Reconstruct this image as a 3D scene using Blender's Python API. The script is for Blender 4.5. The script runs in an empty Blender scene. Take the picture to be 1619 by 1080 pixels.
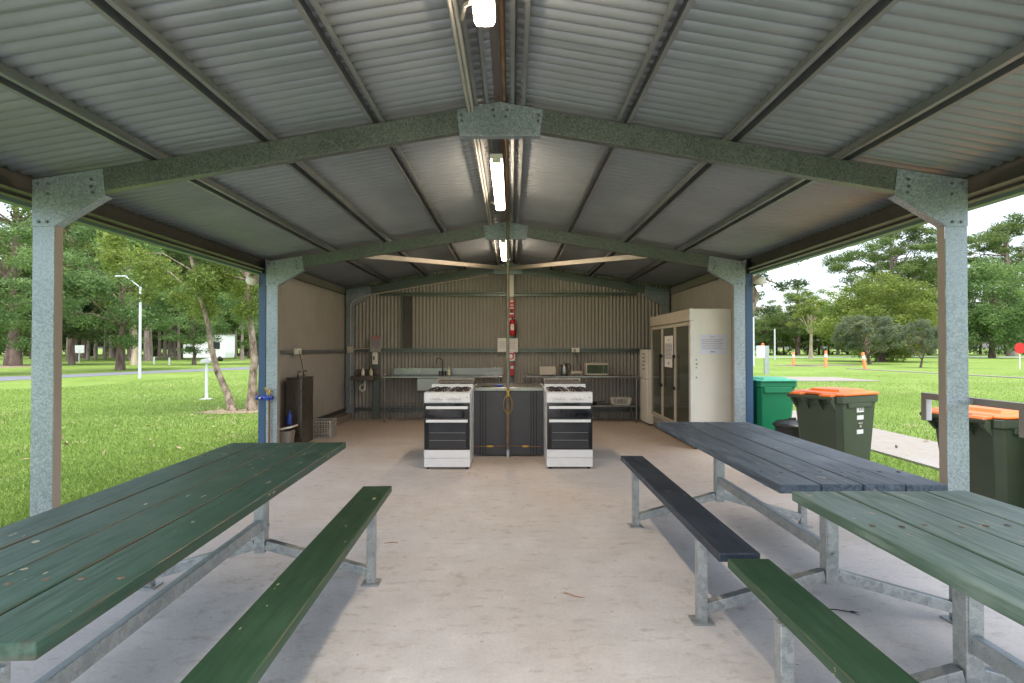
import bpy, bmesh, math, random
import numpy as np
from mathutils import Matrix, Vector
R = math.radians
S = bpy.context.scene
COL = S.collection
# ------------------------------------------------------------------ camera, sky, sun, exposure
cam = bpy.data.cameras.new("camera"); camo = bpy.data.objects.new("camera", cam); COL.objects.link(camo)
camo.location = (0.084, 0.0, 1.43); camo.rotation_euler = (R(90.674), 0, 0)
cam.sensor_width = 36.0; cam.lens = 18.9; cam.clip_start = 0.02; cam.clip_end = 1500
S.camera = camo
W = bpy.data.worlds.new("World"); S.world = W; W.use_nodes = True
nt = W.node_tree; nt.nodes.clear()
sky = nt.nodes.new("ShaderNodeTexSky"); sky.sky_type = 'NISHITA'; sky.sun_disc = False
SUN_EL, SUN_AZ = 74.0, 165.0
sky.sun_elevation = R(SUN_EL); sky.sun_rotation = R(SUN_AZ); sky.dust_density = 3.0; sky.air_density = 1.0; sky.ozone_density = 1.0
hs = nt.nodes.new("ShaderNodeHueSaturation"); hs.inputs['Saturation'].default_value = 0.5
bg = nt.nodes.new("ShaderNodeBackground"); bg.inputs['Strength'].default_value = 0.15
wo = nt.nodes.new("ShaderNodeOutputWorld")
nt.links.new(sky.outputs[0], hs.inputs['Color']); nt.links.new(hs.outputs[0], bg.inputs['Color']); nt.links.new(bg.outputs[0], wo.inputs[0])
sl = bpy.data.lights.new("sun", 'SUN'); sl.energy = 1.15; sl.angle = R(60); sl.color = (1.0, 0.96, 0.90)
so = bpy.data.objects.new("sun", sl); COL.objects.link(so)
# sky sun_rotation is measured clockwise from +Y seen from above
_d = Vector((math.sin(R(SUN_AZ)) * math.cos(R(SUN_EL)), math.cos(R(SUN_AZ)) * math.cos(R(SUN_EL)), math.sin(R(SUN_EL))))
so.rotation_euler = (-_d).to_track_quat('-Z', 'Y').to_euler()
S.view_settings.view_transform = 'Standard'; S.view_settings.look = 'None'
S.view_settings.exposure = 1.75; S.view_settings.gamma = 1.0
S.cycles.max_bounces = 10; S.cycles.diffuse_bounces = 6; S.cycles.transparent_max_bounces = 8
LAMP = 20.0
rnd = random.Random(7)

# ------------------------------------------------------------------ materials
def newmat(name):
    m = bpy.data.materials.new(name); m.use_nodes = True
    n = m.node_tree; n.nodes.clear()
    o = n.nodes.new("ShaderNodeOutputMaterial"); b = n.nodes.new("ShaderNodeBsdfPrincipled")
    n.links.new(b.outputs[0], o.inputs[0])
    return m, n, b, o
def N(n, t, **k):
    x = n.nodes.new(t)
    for a, v in k.items(): setattr(x, a, v)
    return x
def coords(n, scale=(1, 1, 1)):
    tc = N(n, "ShaderNodeTexCoord"); mp = N(n, "ShaderNodeMapping"); mp.inputs['Scale'].default_value = scale
    n.links.new(tc.outputs['Object'], mp.inputs[0]); return mp.outputs[0]
def noise(n, vec, scale, detail=4, rough=0.55):
    t = N(n, "ShaderNodeTexNoise"); t.inputs['Scale'].default_value = scale; t.inputs['Detail'].default_value = detail
    t.inputs['Roughness'].default_value = rough; n.links.new(vec, t.inputs['Vector']); return t.outputs['Fac']
def ramp(n, fac, stops):
    r = N(n, "ShaderNodeValToRGB"); e = r.color_ramp.elements
    while len(e) < len(stops): e.new(0.5)
    for i, (p, c) in enumerate(stops):
        e[i].position = p; e[i].color = (*c, 1) if len(c) == 3 else c
    n.links.new(fac, r.inputs[0]); return r.outputs[0]
def mixc(n, fac, a, b, mode='MIX'):
    x = N(n, "ShaderNodeMix", data_type='RGBA', blend_type=mode)
    if isinstance(fac, (int, float)): x.inputs[0].default_value = fac
    else: n.links.new(fac, x.inputs[0])
    for i, v in ((6, a), (7, b)):
        if isinstance(v, tuple): x.inputs[i].default_value = (*v, 1)
        else: n.links.new(v, x.inputs[i])
    return x.outputs[2]
def bump(n, b, h, s=0.3, d=0.01):
    u = N(n, "ShaderNodeBump"); u.inputs['Strength'].default_value = s; u.inputs['Distance'].default_value = d
    n.links.new(h, u.inputs['Height']); n.links.new(u.outputs[0], b.inputs['Normal'])
def plain(name, c, rough=0.5, metal=0.0, var=0.12, scale=6.0, spec=0.5, sc3=(1, 1, 1), bmp=0.0, coat=0.0):
    m, n, b, o = newmat(name); v = coords(n, sc3)
    f = noise(n, v, scale, 5)
    lo = tuple(x * (1 - var) for x in c); hi = tuple(min(1, x * (1 + var)) for x in c)
    n.links.new(ramp(n, f, [(0.3, lo), (0.7, hi)]), b.inputs['Base Color'])
    rr = ramp(n, noise(n, v, scale * 3, 3), [(0.3, (max(0, rough - .07),) * 3), (0.7, (min(1, rough + .07),) * 3)])
    n.links.new(rr, b.inputs['Roughness'])
    b.inputs['Metallic'].default_value = metal; b.inputs['Specular IOR Level'].default_value = spec
    b.inputs['Coat Weight'].default_value = coat
    if bmp: bump(n, b, f, bmp, 0.01)
    return m
def galv(name, lo, hi, metal=0.6, rough=0.45, cell=70, speck=0.5):
    m, n, b, o = newmat(name); v = coords(n)
    vo = N(n, "ShaderNodeTexVoronoi"); vo.inputs['Scale'].default_value = cell; n.links.new(v, vo.inputs['Vector'])
    bw = N(n, "ShaderNodeRGBToBW"); n.links.new(vo.outputs['Color'], bw.inputs[0])
    c = ramp(n, bw.outputs[0], [(0.15, lo), (0.85, hi)])
    d = ramp(n, noise(n, v, 140, 2, 0.7), [(0.36, (1 - speck,) * 3), (0.47, (1, 1, 1))])
    c = mixc(n, 1.0, c, d, 'MULTIPLY')
    e = ramp(n, noise(n, v, 2.5, 5), [(0.3, (0.82, 0.84, 0.82)), (0.7, (1.06, 1.06, 1.06))])
    c = mixc(n, 1.0, c, e, 'MULTIPLY')
    n.links.new(c, b.inputs['Base Color'])
    n.links.new(ramp(n, bw.outputs[0], [(0.1, (rough - .1,) * 3), (0.9, (rough + .12,) * 3)]), b.inputs['Roughness'])
    b.inputs['Metallic'].default_value = metal
    return m
def concrete(name, c, stain, dirt):
    m, n, b, o = newmat(name); v = coords(n)
    f1 = noise(n, v, 0.55, 6, 0.6); f2 = noise(n, v, 3.5, 8, 0.65); f3 = noise(n, v, 55, 3, 0.7); f4 = noise(n, v, 11, 4)
    col = ramp(n, f2, [(0.3, tuple(x * .86 for x in c)), (0.7, tuple(x * 1.08 for x in c))])
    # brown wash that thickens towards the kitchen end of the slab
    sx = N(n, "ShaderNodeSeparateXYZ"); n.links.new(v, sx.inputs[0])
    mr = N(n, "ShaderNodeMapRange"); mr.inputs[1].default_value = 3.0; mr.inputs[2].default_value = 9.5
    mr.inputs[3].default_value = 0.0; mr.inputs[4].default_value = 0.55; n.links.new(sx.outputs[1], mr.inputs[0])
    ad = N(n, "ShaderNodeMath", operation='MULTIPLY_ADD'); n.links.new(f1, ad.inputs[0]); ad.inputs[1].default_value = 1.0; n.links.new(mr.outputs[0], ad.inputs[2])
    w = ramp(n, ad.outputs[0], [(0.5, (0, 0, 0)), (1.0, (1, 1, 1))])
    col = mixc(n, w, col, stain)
    s = ramp(n, f4, [(0.57, (0, 0, 0)), (0.74, (0.7, 0.7, 0.7))])
    s2 = mixc(n, 1.0, s, ramp(n, noise(n, v, 1.1, 3), [(0.45, (0, 0, 0)), (0.65, (1, 1, 1))]), 'MULTIPLY')
    col = mixc(n, s2, col, dirt)
    sp = ramp(n, noise(n, v, 26, 2, 0.4), [(0.20, (0.45, 0.42, 0.4)), (0.255, (1, 1, 1))])
    col = mixc(n, 1.0, col, sp, 'MULTIPLY')
    sm = ramp(n, noise(n, coords(n, (2.2, 6, 1)), 2.6, 6, 0.7), [(0.55, (1, 1, 1)), (0.70, (0.76, 0.72, 0.68))])
    col = mixc(n, 1.0, col, sm, 'MULTIPLY')
    sk = ramp(n, noise(n, v, 9, 2, 0.5), [(0.22, (0.62, 0.58, 0.54)), (0.27, (1, 1, 1))]); col = mixc(n, 1.0, col, sk, 'MULTIPLY')
    col = mixc(n, 1.0, col, ramp(n, f3, [(0.3, (0.9, 0.9, 0.9)), (0.7, (1.04, 1.04, 1.04))]), 'MULTIPLY')
    # a few hairline cracks and long faint trowel swirls
    vo = N(n, "ShaderNodeTexVoronoi", feature='DISTANCE_TO_EDGE'); vo.inputs['Scale'].default_value = 0.33
    wv = N(n, "ShaderNodeVectorMath", operation='ADD'); nz = N(n, "ShaderNodeTexNoise"); nz.inputs['Scale'].default_value = 1.6; nz.inputs['Detail'].default_value = 6
    n.links.new(v, nz.inputs['Vector']); n.links.new(v, wv.inputs[0]); n.links.new(nz.outputs['Color'], wv.inputs[1]); n.links.new(wv.outputs[0], vo.inputs['Vector'])
    cr = ramp(n, vo.outputs['Distance'], [(0.0, (0.9, 0.89, 0.88)), (0.003, (1, 1, 1))])
    col = mixc(n, 1.0, col, cr, 'MULTIPLY')
    n.links.new(col, b.inputs['Base Color']); b.inputs['Specular IOR Level'].default_value = 0.35
    n.links.new(ramp(n, f2, [(0.3, (0.55,) * 3), (0.7, (0.85,) * 3)]), b.inputs['Roughness'])
    bump(n, b, f3, 0.15, 0.004)
    return m
def painted_wood(name, c, worn, wood, wear=0.5, gloss=0.42, edge=None, er=0.009):
    m, n, b, o = newmat(name); v = coords(n); g = coords(n, (9, 0.6, 9))
    f = noise(n, g, 5, 8, 0.65); p = noise(n, v, 2.2, 5)
    col = ramp(n, f, [(0.25, tuple(x * .72 for x in c)), (0.75, tuple(x * 1.3 for x in c))])
    w = mixc(n, 1.0, ramp(n, f, [(0.40, (0, 0, 0)), (0.62, (1, 1, 1))]), ramp(n, p, [(0.40, (0, 0, 0)), (0.60, (wear,) * 3)]), 'MULTIPLY')
    col = mixc(n, w, col, worn)
    chip = ramp(n, noise(n, coords(n, (1.6, 0.7, 1.6)), 17, 2, 0.45), [(0.715, (0, 0, 0)), (0.73, (1, 1, 1))])
    col = mixc(n, chip, col, wood)
    scr = ramp(n, noise(n, coords(n, (60, 1.5, 60)), 2.0, 3, 0.6), [(0.70, (0, 0, 0)), (0.76, (0.35, 0.35, 0.35))])
    col = mixc(n, scr, col, tuple(x * 0.4 for x in wood))
    ge = N(n, "ShaderNodeNewGeometry"); bv = N(n, "ShaderNodeBevel", samples=4); bv.inputs['Radius'].default_value = er
    dt = N(n, "ShaderNodeVectorMath", operation='DOT_PRODUCT'); n.links.new(ge.outputs['Normal'], dt.inputs[0]); n.links.new(bv.outputs[0], dt.inputs[1])
    ed = ramp(n, dt.outputs['Value'], [(0.80, (0.85, 0.85, 0.85)), (0.985, (0, 0, 0))])
    ed = mixc(n, 1.0, ed, ramp(n, noise(n, coords(n, (4, 1.2, 4)), 4, 5), [(0.42, (0, 0, 0)), (0.56, (1, 1, 1))]), 'MULTIPLY')
    col = mixc(n, ed, col, edge or wood)
    n.links.new(col, b.inputs['Base Color'])
    n.links.new(ramp(n, p, [(0.3, (gloss - .1,) * 3), (0.7, (gloss + .16,) * 3)]), b.inputs['Roughness'])
    bump(n, b, f, 0.22, 0.006)
    return m
def emis(name, c, s):
    m, n, b, o = newmat(name); b.inputs['Base Color'].default_value = (0.9, 0.9, 0.88, 1)
    b.inputs['Emission Color'].default_value = (*c, 1); b.inputs['Emission Strength'].default_value = s
    return m
def leafmat(name, dark, light, trans=0.35):
    m = bpy.data.materials.new(name); m.use_nodes = True; n = m.node_tree; n.nodes.clear()
    o = N(n, "ShaderNodeOutputMaterial"); a = N(n, "ShaderNodeAttribute", attribute_name="tint")
    c = ramp(n, a.outputs['Fac'], [(0.0, dark), (0.6, tuple((x + y) / 2 for x, y in zip(dark, light))), (1.0, light)])
    f = ramp(n, noise(n, coords(n), 0.35, 3), [(0.3, (0.75, 0.8, 0.8)), (0.7, (1.15, 1.1, 0.95))])
    c = mixc(n, 1.0, c, f, 'MULTIPLY')
    d = N(n, "ShaderNodeBsdfPrincipled"); d.inputs['Roughness'].default_value = 0.6; d.inputs['Specular IOR Level'].default_value = 0.25
    t = N(n, "ShaderNodeBsdfTranslucent"); mx = N(n, "ShaderNodeMixShader"); mx.inputs[0].default_value = trans
    n.links.new(c, d.inputs['Base Color']); n.links.new(c, t.inputs['Color'])
    n.links.new(d.outputs[0], mx.inputs[1]); n.links.new(t.outputs[0], mx.inputs[2]); n.links.new(mx.outputs[0], o.inputs[0])
    return m
def bark(name, a, bcol, scale=3, stretch=0.25):
    m, n, b, o = newmat(name); v = coords(n, (1, 1, stretch))
    f = noise(n, v, scale, 8, 0.7)
    n.links.new(ramp(n, f, [(0.36, a), (0.62, bcol)]), b.inputs['Base Color']); b.inputs['Roughness'].default_value = 0.9
    b.inputs['Specular IOR Level'].default_value = 0.2; bump(n, b, f, 0.9, 0.03)
    return m
def glassy(name, c, rough=0.06):
    m, n, b, o = newmat(name); b.inputs['Base Color'].default_value = (*c, 1); b.inputs['Roughness'].default_value = rough
    b.inputs['Specular IOR Level'].default_value = 0.6
    f = noise(n, coords(n), 12, 4); n.links.new(ramp(n, f, [(0.4, (rough,) * 3), (0.7, (rough + .12,) * 3)]), b.inputs['Roughness'])
    return m
def grassmat(name, dark, light, dry):
    m, n, b, o = newmat(name); v = coords(n)
    f = noise(n, v, 0.22, 6, 0.6); g = noise(n, v, 9, 6, 0.7); h = noise(n, coords(n, (1, 1, 1)), 60, 3, 0.7)
    c = ramp(n, f, [(0.3, dark), (0.7, light)])
    c = mixc(n, 1.0, c, ramp(n, g, [(0.3, (0.78, 0.8, 0.7)), (0.7, (1.15, 1.12, 1.1))]), 'MULTIPLY')
    c = mixc(n, 1.0, c, ramp(n, h, [(0.3, (0.7, 0.72, 0.7)), (0.7, (1.2, 1.2, 1.2))]), 'MULTIPLY')
    d = mixc(n, 1.0, ramp(n, noise(n, v, 0.9, 5, 0.65), [(0.54, (0, 0, 0)), (0.70, (0.75, 0.75, 0.75))]), ramp(n, noise(n, v, 5, 4), [(0.4, (0.2, 0.2, 0.2)), (0.65, (1, 1, 1))]), 'MULTIPLY')
    c = mixc(n, d, c, dry)
    n.links.new(c, b.inputs['Base Color']); b.inputs['Roughness'].default_value = 0.9; b.inputs['Specular IOR Level'].default_value = 0.15
    bump(n, b, h, 0.6, 0.03)
    return m

M = {}
M['galv'] = galv('galvanised_steel', (0.27, 0.32, 0.365), (0.42, 0.475, 0.53), 0.5, 0.44, 75, 0.35)  # blue tint puts the sky's reflection into the steel colour
M['galv_dark'] = galv('galvanised_steel_shaded', (0.15, 0.175, 0.165), (0.24, 0.265, 0.25), 0.7, 0.42, 75, 0.5)  # same steel, darker and greener: reflected grass and shade put into the colour
M['galv_plain'] = galv('galvanised_tube_steel', (0.36, 0.39, 0.41), (0.50, 0.53, 0.54), 0.6, 0.4, 40, 0.2)
M['flange'] = plain('brown_flange', (0.31, 0.265, 0.225), 0.5, 0.0, 0.06, 3)  # smooth brown for the inner flange of each post
M['purlin'] = plain('zinc_purlin_steel', (0.235, 0.25, 0.255), 0.42, 0.6, 0.12, 4)
M['roof'] = plain('roof_sheet_underside', (0.235, 0.258, 0.275), 0.45, 0.3, 0.13, 1.3)
M['clad'] = plain('wall_cladding_inside', (0.30, 0.278, 0.245), 0.5, 0.0, 0.06, 2.0)
M['blue_clad'] = plain('blue_steel_cladding', (0.035, 0.085, 0.17), 0.4, 0.0, 0.08, 3)
M['gutter'] = plain('green_gutter_steel', (0.07, 0.13, 0.10), 0.4, 0.0, 0.1, 3)
M['eave'] = plain('eave_beam_steel', (0.075, 0.068, 0.060), 0.5, 0.3, 0.15, 5)
M['floor'] = concrete('slab_concrete', (0.63, 0.610, 0.600), (0.54, 0.45, 0.37), (0.27, 0.235, 0.205))
M['path'] = concrete('path_concrete', (0.27, 0.265, 0.265), (0.24, 0.22, 0.19), (0.25, 0.23, 0.2))
M['green_paint'] = painted_wood('green_painted_timber', (0.017, 0.058, 0.036), (0.050, 0.105, 0.085), (0.36, 0.34, 0.25), 0.9, 0.38, (0.09, 0.052, 0.036), 0.035)
M['green_bench'] = painted_wood('green_painted_bench_timber', (0.024, 0.066, 0.034), (0.045, 0.10, 0.055), (0.36, 0.34, 0.18), 0.5, 0.44, (0.26, 0.22, 0.11), 0.010)
M['green_worn'] = painted_wood('worn_green_painted_timber', (0.062, 0.118, 0.085), (0.20, 0.26, 0.225), (0.36, 0.22, 0.15), 0.95, 0.42, (0.05, 0.10, 0.05), 0.008)
M['blue_paint'] = painted_wood('blue_grey_painted_timber', (0.043, 0.064, 0.094), (0.135, 0.175, 0.215), (0.30, 0.24, 0.19), 0.95, 0.42, (0.03, 0.035, 0.045), 0.012)
M['blue_bench'] = painted_wood('dark_blue_painted_bench_timber', (0.020, 0.031, 0.052), (0.045, 0.062, 0.088), (0.30, 0.26, 0.22), 0.6, 0.44)
M['white'] = plain('white_enamel', (0.78, 0.78, 0.78), 0.3, 0.0, 0.02, 1.2)
M['offwhite'] = plain('cream_enamel', (0.80, 0.77, 0.69), 0.4, 0.0, 0.04, 2.5)
M['beige'] = plain('beige_plastic', (0.52, 0.46, 0.38), 0.5, 0.0, 0.05, 5)
M['paper'] = plain('notice_paper', (0.74, 0.74, 0.85), 0.8, 0.0, 0.02, 4)
M['paper2'] = plain('plain_notice_paper', (0.74, 0.72, 0.70), 0.8, 0.0, 0.02, 4)
M['ink'] = plain('printed_ink', (0.22, 0.21, 0.25), 0.8)
M['ink_blue'] = plain('printed_blue_ink', (0.05, 0.22, 0.36), 0.8)
M['black'] = plain('black_plastic', (0.014, 0.014, 0.015), 0.4, 0.0, 0.2, 8)
M['iron'] = plain('cast_iron', (0.03, 0.022, 0.02), 0.6, 0.2, 0.25, 20)
M['oven_glass'] = glassy('oven_glass', (0.008, 0.009, 0.011), 0.05)
M['oven_in'] = glassy('oven_window_glass', (0.035, 0.037, 0.042), 0.05)
M['fridge_glass'] = glassy('fridge_door_glass', (0.075, 0.080, 0.058), 0.12)
M['steel'] = plain('stainless_steel', (0.27, 0.275, 0.26), 0.30, 0.95, 0.03, 1)
M['steel_dark'] = plain('dark_stainless_steel', (0.20, 0.17, 0.145), 0.32, 0.85, 0.08, 3, sc3=(6, 6, 1))
M['panel'] = plain('charcoal_panel', (0.055, 0.057, 0.064), 0.42, 0.0, 0.1, 3)
M['panel_groove'] = plain('panel_groove', (0.012, 0.012, 0.016), 0.6)
M['copper'] = plain('copper_pipe', (0.26, 0.15, 0.095), 0.42, 0.7, 0.25, 9)
M['pipe'] = plain('weathered_pipe', (0.22, 0.19, 0.15), 0.5, 0.6, 0.25, 9)
M['yellow'] = plain('yellow_gas_fitting', (0.50, 0.33, 0.05), 0.5)
M['brass'] = plain('brass', (0.45, 0.32, 0.12), 0.35, 0.9)
M['red'] = plain('red_enamel', (0.52, 0.015, 0.018), 0.35)
M['bin_dark'] = plain('dark_green_bin_plastic', (0.048, 0.066, 0.040), 0.44, 0.0, 0.12, 2)
M['bin_green'] = plain('bright_green_bin_plastic', (0.0, 0.17, 0.075), 0.45, 0.0, 0.08, 2)
M['bin_green_lid'] = plain('teal_bin_lid_plastic', (0.02, 0.27, 0.16), 0.42, 0.0, 0.08, 2)
M['orange'] = plain('orange_lid_plastic', (0.85, 0.17, 0.02), 0.42, 0.0, 0.08, 2)
M['taupe'] = plain('taupe_painted_steel', (0.24, 0.215, 0.19), 0.5, 0.1, 0.1, 4)
M['blue'] = plain('blue_plastic', (0.01, 0.045, 0.30), 0.4)
M['grey_plastic'] = plain('grey_plastic', (0.36, 0.34, 0.31), 0.55)
M['soap'] = plain('pale_soap_plastic', (0.62, 0.62, 0.42), 0.4)
M['kerb'] = concrete('kerb_concrete', (0.33, 0.30, 0.27), (0.25, 0.21, 0.17), (0.2, 0.17, 0.14))
M['rusty'] = plain('weathered_bolt_steel', (0.16, 0.13, 0.10), 0.6, 0.4, 0.3, 40)
M['twig'] = plain('dry_twig', (0.42, 0.22, 0.09), 0.8)
M['lamp'] = emis('lamp_diffuser', (1.0, 0.80, 0.60), LAMP)
M['asphalt'] = plain('asphalt', (0.15, 0.155, 0.185), 0.85, 0.0, 0.12, 3, 0.3)
M['asphalt_pale'] = plain('pale_asphalt', (0.26, 0.30, 0.27), 0.85, 0.0, 0.12, 3, 0.3)
M['ground'] = grassmat('lawn', (0.118, 0.195, 0.032), (0.205, 0.290, 0.072), (0.30, 0.28, 0.15))
M['dirt'] = plain('bare_soil', (0.14, 0.11, 0.08), 0.95, 0.0, 0.35, 6)
M['dry_litter'] = plain('leaf_litter', (0.25, 0.20, 0.12), 0.95, 0.0, 0.35, 5)
M['blade'] = leafmat('grass_blades', (0.095, 0.172, 0.030), (0.255, 0.355, 0.090), 0.38)
M['leaf_mid'] = leafmat('mid_green_foliage', (0.062, 0.108, 0.034), (0.25, 0.335, 0.11), 0.45)
M['leaf_blue'] = leafmat('blue_green_foliage', (0.042, 0.076, 0.04), (0.165, 0.225, 0.115), 0.42)
M['leaf_yel'] = leafmat('yellow_green_foliage', (0.09, 0.14, 0.026), (0.32, 0.39, 0.098), 0.45)
M['leaf_fresh'] = leafmat('fresh_green_foliage', (0.072, 0.138, 0.045), (0.27, 0.395, 0.15), 0.45)
M['leaf_grey'] = leafmat('grey_green_foliage', (0.095, 0.125, 0.075), (0.275, 0.315, 0.19), 0.45)
M['leaf_dark'] = leafmat('deep_green_foliage', (0.042, 0.07, 0.03), (0.155, 0.205, 0.085), 0.45)
M['bark_brown'] = bark('rough_brown_bark', (0.075, 0.05, 0.04), (0.23, 0.17, 0.14))
M['bark_pink'] = bark('pinkish_grey_bark', (0.15, 0.115, 0.10), (0.34, 0.27, 0.24))
M['bark_pale'] = bark('smooth_pale_bark', (0.34, 0.26, 0.18), (0.60, 0.50, 0.38), 2)
M['bark_paper'] = bark('papery_bark', (0.075, 0.048, 0.032), (0.42, 0.34, 0.26), 9, 0.5)
M['post_white'] = plain('white_post_paint', (0.75, 0.76, 0.78), 0.5)
M['pole'] = plain('grey_white_pole_paint', (0.55, 0.57, 0.6), 0.45)
M['hivis'] = plain('hi_vis_orange', (0.85, 0.14, 0.03), 0.5)
M['caravan'] = plain('caravan_white', (0.74, 0.75, 0.77), 0.35)
M['window'] = glassy('dark_window_glass', (0.02, 0.025, 0.03), 0.08)

# ------------------------------------------------------------------ mesh builder
class MB:
    def __init__(s): s.v = []; s.f = []; s.mi = []; s.sm = []
    def add(s, vs, fs, mi=0, smooth=False, mat=None):
        o = len(s.v)
        for p in vs:
            s.v.append(tuple(mat @ Vector(p)) if mat is not None else tuple(p))
        for f in fs: s.f.append(tuple(i + o for i in f)); s.mi.append(mi); s.sm.append(smooth)
        return s
    def box(s, x0, x1, y0, y1, z0, z1, mi=0, mat=None):
        vs = [(x0, y0, z0), (x1, y0, z0), (x1, y1, z0), (x0, y1, z0), (x0, y0, z1), (x1, y0, z1), (x1, y1, z1), (x0, y1, z1)]
        return s.add(vs, [(0, 3, 2, 1), (4, 5, 6, 7), (0, 1, 5, 4), (1, 2, 6, 5), (2, 3, 7, 6), (3, 0, 4, 7)], mi, False, mat)
    def bar(s, p0, p1, w, h, mi=0, up=(0, 0, 1)):
        """rectangular bar between two points: w across, h along 'up'"""
        p0 = Vector(p0); p1 = Vector(p1); d = (p1 - p0); L = d.length; d.normalize()
        side = d.cross(Vector(up)); side.normalize(); u = side.cross(d)
        m = Matrix((side, d, u)).transposed().to_4x4(); m.translation = p0
        return s.box(-w / 2, w / 2, 0, L, -h / 2, h / 2, mi, m)
    def prism(s, poly, y0, y1, mi=0, axis='y', mat=None):
        """polygon of (a, b) extruded along an axis: 'y' -> (a, y, b); 'x' -> (x, a, b); 'z' -> (a, b, z)"""
        n = len(poly)
        def P(a, b, t): return (a, t, b) if axis == 'y' else ((t, a, b) if axis == 'x' else (a, b, t))
        vs = [P(a, b, y0) for a, b in poly] + [P(a, b, y1) for a, b in poly]
        fs = [tuple(range(n)), tuple(range(2 * n - 1, n - 1, -1))] + [(i, i + n, (i + 1) % n + n, (i + 1) % n) for i in range(n)]
        return s.add(vs, fs, mi, False, mat)
    def tube(s, pts, rad, n=8, mi=0, cap=True, closed=False):
        pts = [Vector(p) for p in pts]; k = len(pts)
        if not hasattr(rad, '__len__'): rad = [rad] * k
        vs = []; ref = None
        for i, p in enumerate(pts):
            if closed: t = pts[(i + 1) % k] - pts[i - 1]
            else: t = pts[min(i + 1, k - 1)] - pts[max(i - 1, 0)]
            t.normalize()
            if ref is None: ref = Vector((0, 0, 1)) if abs(t.z) < .9 else Vector((1, 0, 0))
            a = t.cross(ref); a.normalize(); b = a.cross(t); ref = b
            for j in range(n):
                q = 2 * math.pi * j / n
                vs.append(p + a * (math.cos(q) * rad[i]) + b * (math.sin(q) * rad[i]))
        fs = []
        for i in range(k if closed else k - 1):
            i2 = (i + 1) % k
            for j in range(n): fs.append((i * n + j, i * n + (j + 1) % n, i2 * n + (j + 1) % n, i2 * n + j))
        s.add(vs, fs, mi, True)
        if cap and not closed:
            s.add([vs[j] for j in range(n)], [tuple(range(n - 1, -1, -1))], mi)
            s.add([vs[(k - 1) * n + j] for j in range(n)], [tuple(range(n))], mi)
        return s
    def lathe(s, prof, c=(0, 0, 0), n=20, mi=0, axis='z', smooth=True):
        vs = []
        for r, h in prof:
            for j in range(n):
                q = 2 * math.pi * j / n; a, b = r * math.cos(q), r * math.sin(q)
                p = (a, b, h) if axis == 'z' else ((h, a, b) if axis == 'x' else (a, h, b))
                vs.append((p[0] + c[0], p[1] + c[1], p[2] + c[2]))
        fs = [(i * n + j, i * n + (j + 1) % n, (i + 1) * n + (j + 1) % n, (i + 1) * n + j) for i in range(len(prof) - 1) for j in range(n)]
        return s.add(vs, fs, mi, smooth)
    def build(s, name, mats, parent=None, bevel=0.0, seg=2, fix=True):
        me = bpy.data.meshes.new(name); me.from_pydata(s.v, [], s.f)
        if not isinstance(mats, (list, tuple)): mats = [mats]
        for m in mats: me.materials.append(m)
        me.polygons.foreach_set('material_index', s.mi); me.polygons.foreach_set('use_smooth', s.sm)
        if fix:
            bm = bmesh.new(); bm.from_mesh(me); bmesh.ops.recalc_face_normals(bm, faces=bm.faces); bm.to_mesh(me); bm.free()
        me.update()
        o = bpy.data.objects.new(name, me); COL.objects.link(o)
        if parent is not None: o.parent = parent
        if bevel:
            md = o.modifiers.new("bevel", 'BEVEL'); md.width = bevel; md.segments = seg; md.limit_method = 'ANGLE'; md.angle_limit = R(40)
        return o
def build_each(b, name, mats, parent=None, bevel=0.0, tol=None):
    """one object per connected piece of the builder"""
    par = list(range(len(b.v)))
    def fd(i):
        while par[i] != i: par[i] = par[par[i]]; i = par[i]
        return i
    for f in b.f:
        for j in f[1:]: par[fd(j)] = fd(f[0])
    gr = {}
    for k, f in enumerate(b.f): gr.setdefault(fd(f[0]), []).append(k)
    out = []
    for ks in gr.values():
        ids = sorted({i for k in ks for i in b.f[k]}); mp = {i: j for j, i in enumerate(ids)}
        q = MB(); q.v = [b.v[i] for i in ids]; q.f = [tuple(mp[i] for i in b.f[k]) for k in ks]; q.mi = [b.mi[k] for k in ks]; q.sm = [b.sm[k] for k in ks]
        out.append(q.build(name, mats, parent, bevel))
    return out
MB.build_each = build_each
def tag(o, label=None, cat=None, group=None, kind=None):
    if label: o['label'] = label
    if cat: o['category'] = cat
    if group: o['group'] = group
    if kind: o['kind'] = kind
    return o
def empty(name, label, cat, loc=(0, 0, 0), rz=0.0, group=None):
    o = bpy.data.objects.new(name, None); COL.objects.link(o); o.location = loc; o.rotation_euler = (0, 0, rz); o.empty_display_size = 0.1
    return tag(o, label, cat, group)
def kids(o): return [c for c in bpy.data.objects if c.parent == o]
def copy_tree(o, loc, rz, label=None, parent=None):
    c = o.copy(); COL.objects.link(c)
    if parent is None:
        c.location = loc; c.rotation_euler = (0, 0, rz)
        if label: c['label'] = label
    else: c.parent = parent
    for ch in list(o.children): copy_tree(ch, None, 0, None, c)
    return c
def corr(p0, du, dv, dn, nper, pitch=0.0762, amp=0.0085, seg=8, rows=2, lap=0.0, groove=False):
    """corrugated sheet: corrugations step along unit du, run along vector dv, bulge along dn"""
    p0 = Vector(p0); du = Vector(du); dv = Vector(dv); dn = Vector(dn); m = nper * seg
    vs = []; fs = []
    for i in range(m + 1):
        u = i * pitch / seg; h = amp * (math.sin(2 * math.pi * i / seg) if not groove else 1 - 2 * abs(math.cos(math.pi * i / seg)) ** .65)
        if lap: h -= lap * ((u / 0.762) % 1.0)
        for r in range(rows): vs.append(p0 + du * u + dn * h + dv * (r / (rows - 1)))
    for i in range(m):
        for r in range(rows - 1): fs.append((i * rows + r, (i + 1) * rows + r, (i + 1) * rows + r + 1, i * rows + r + 1))
    return vs, fs

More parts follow.
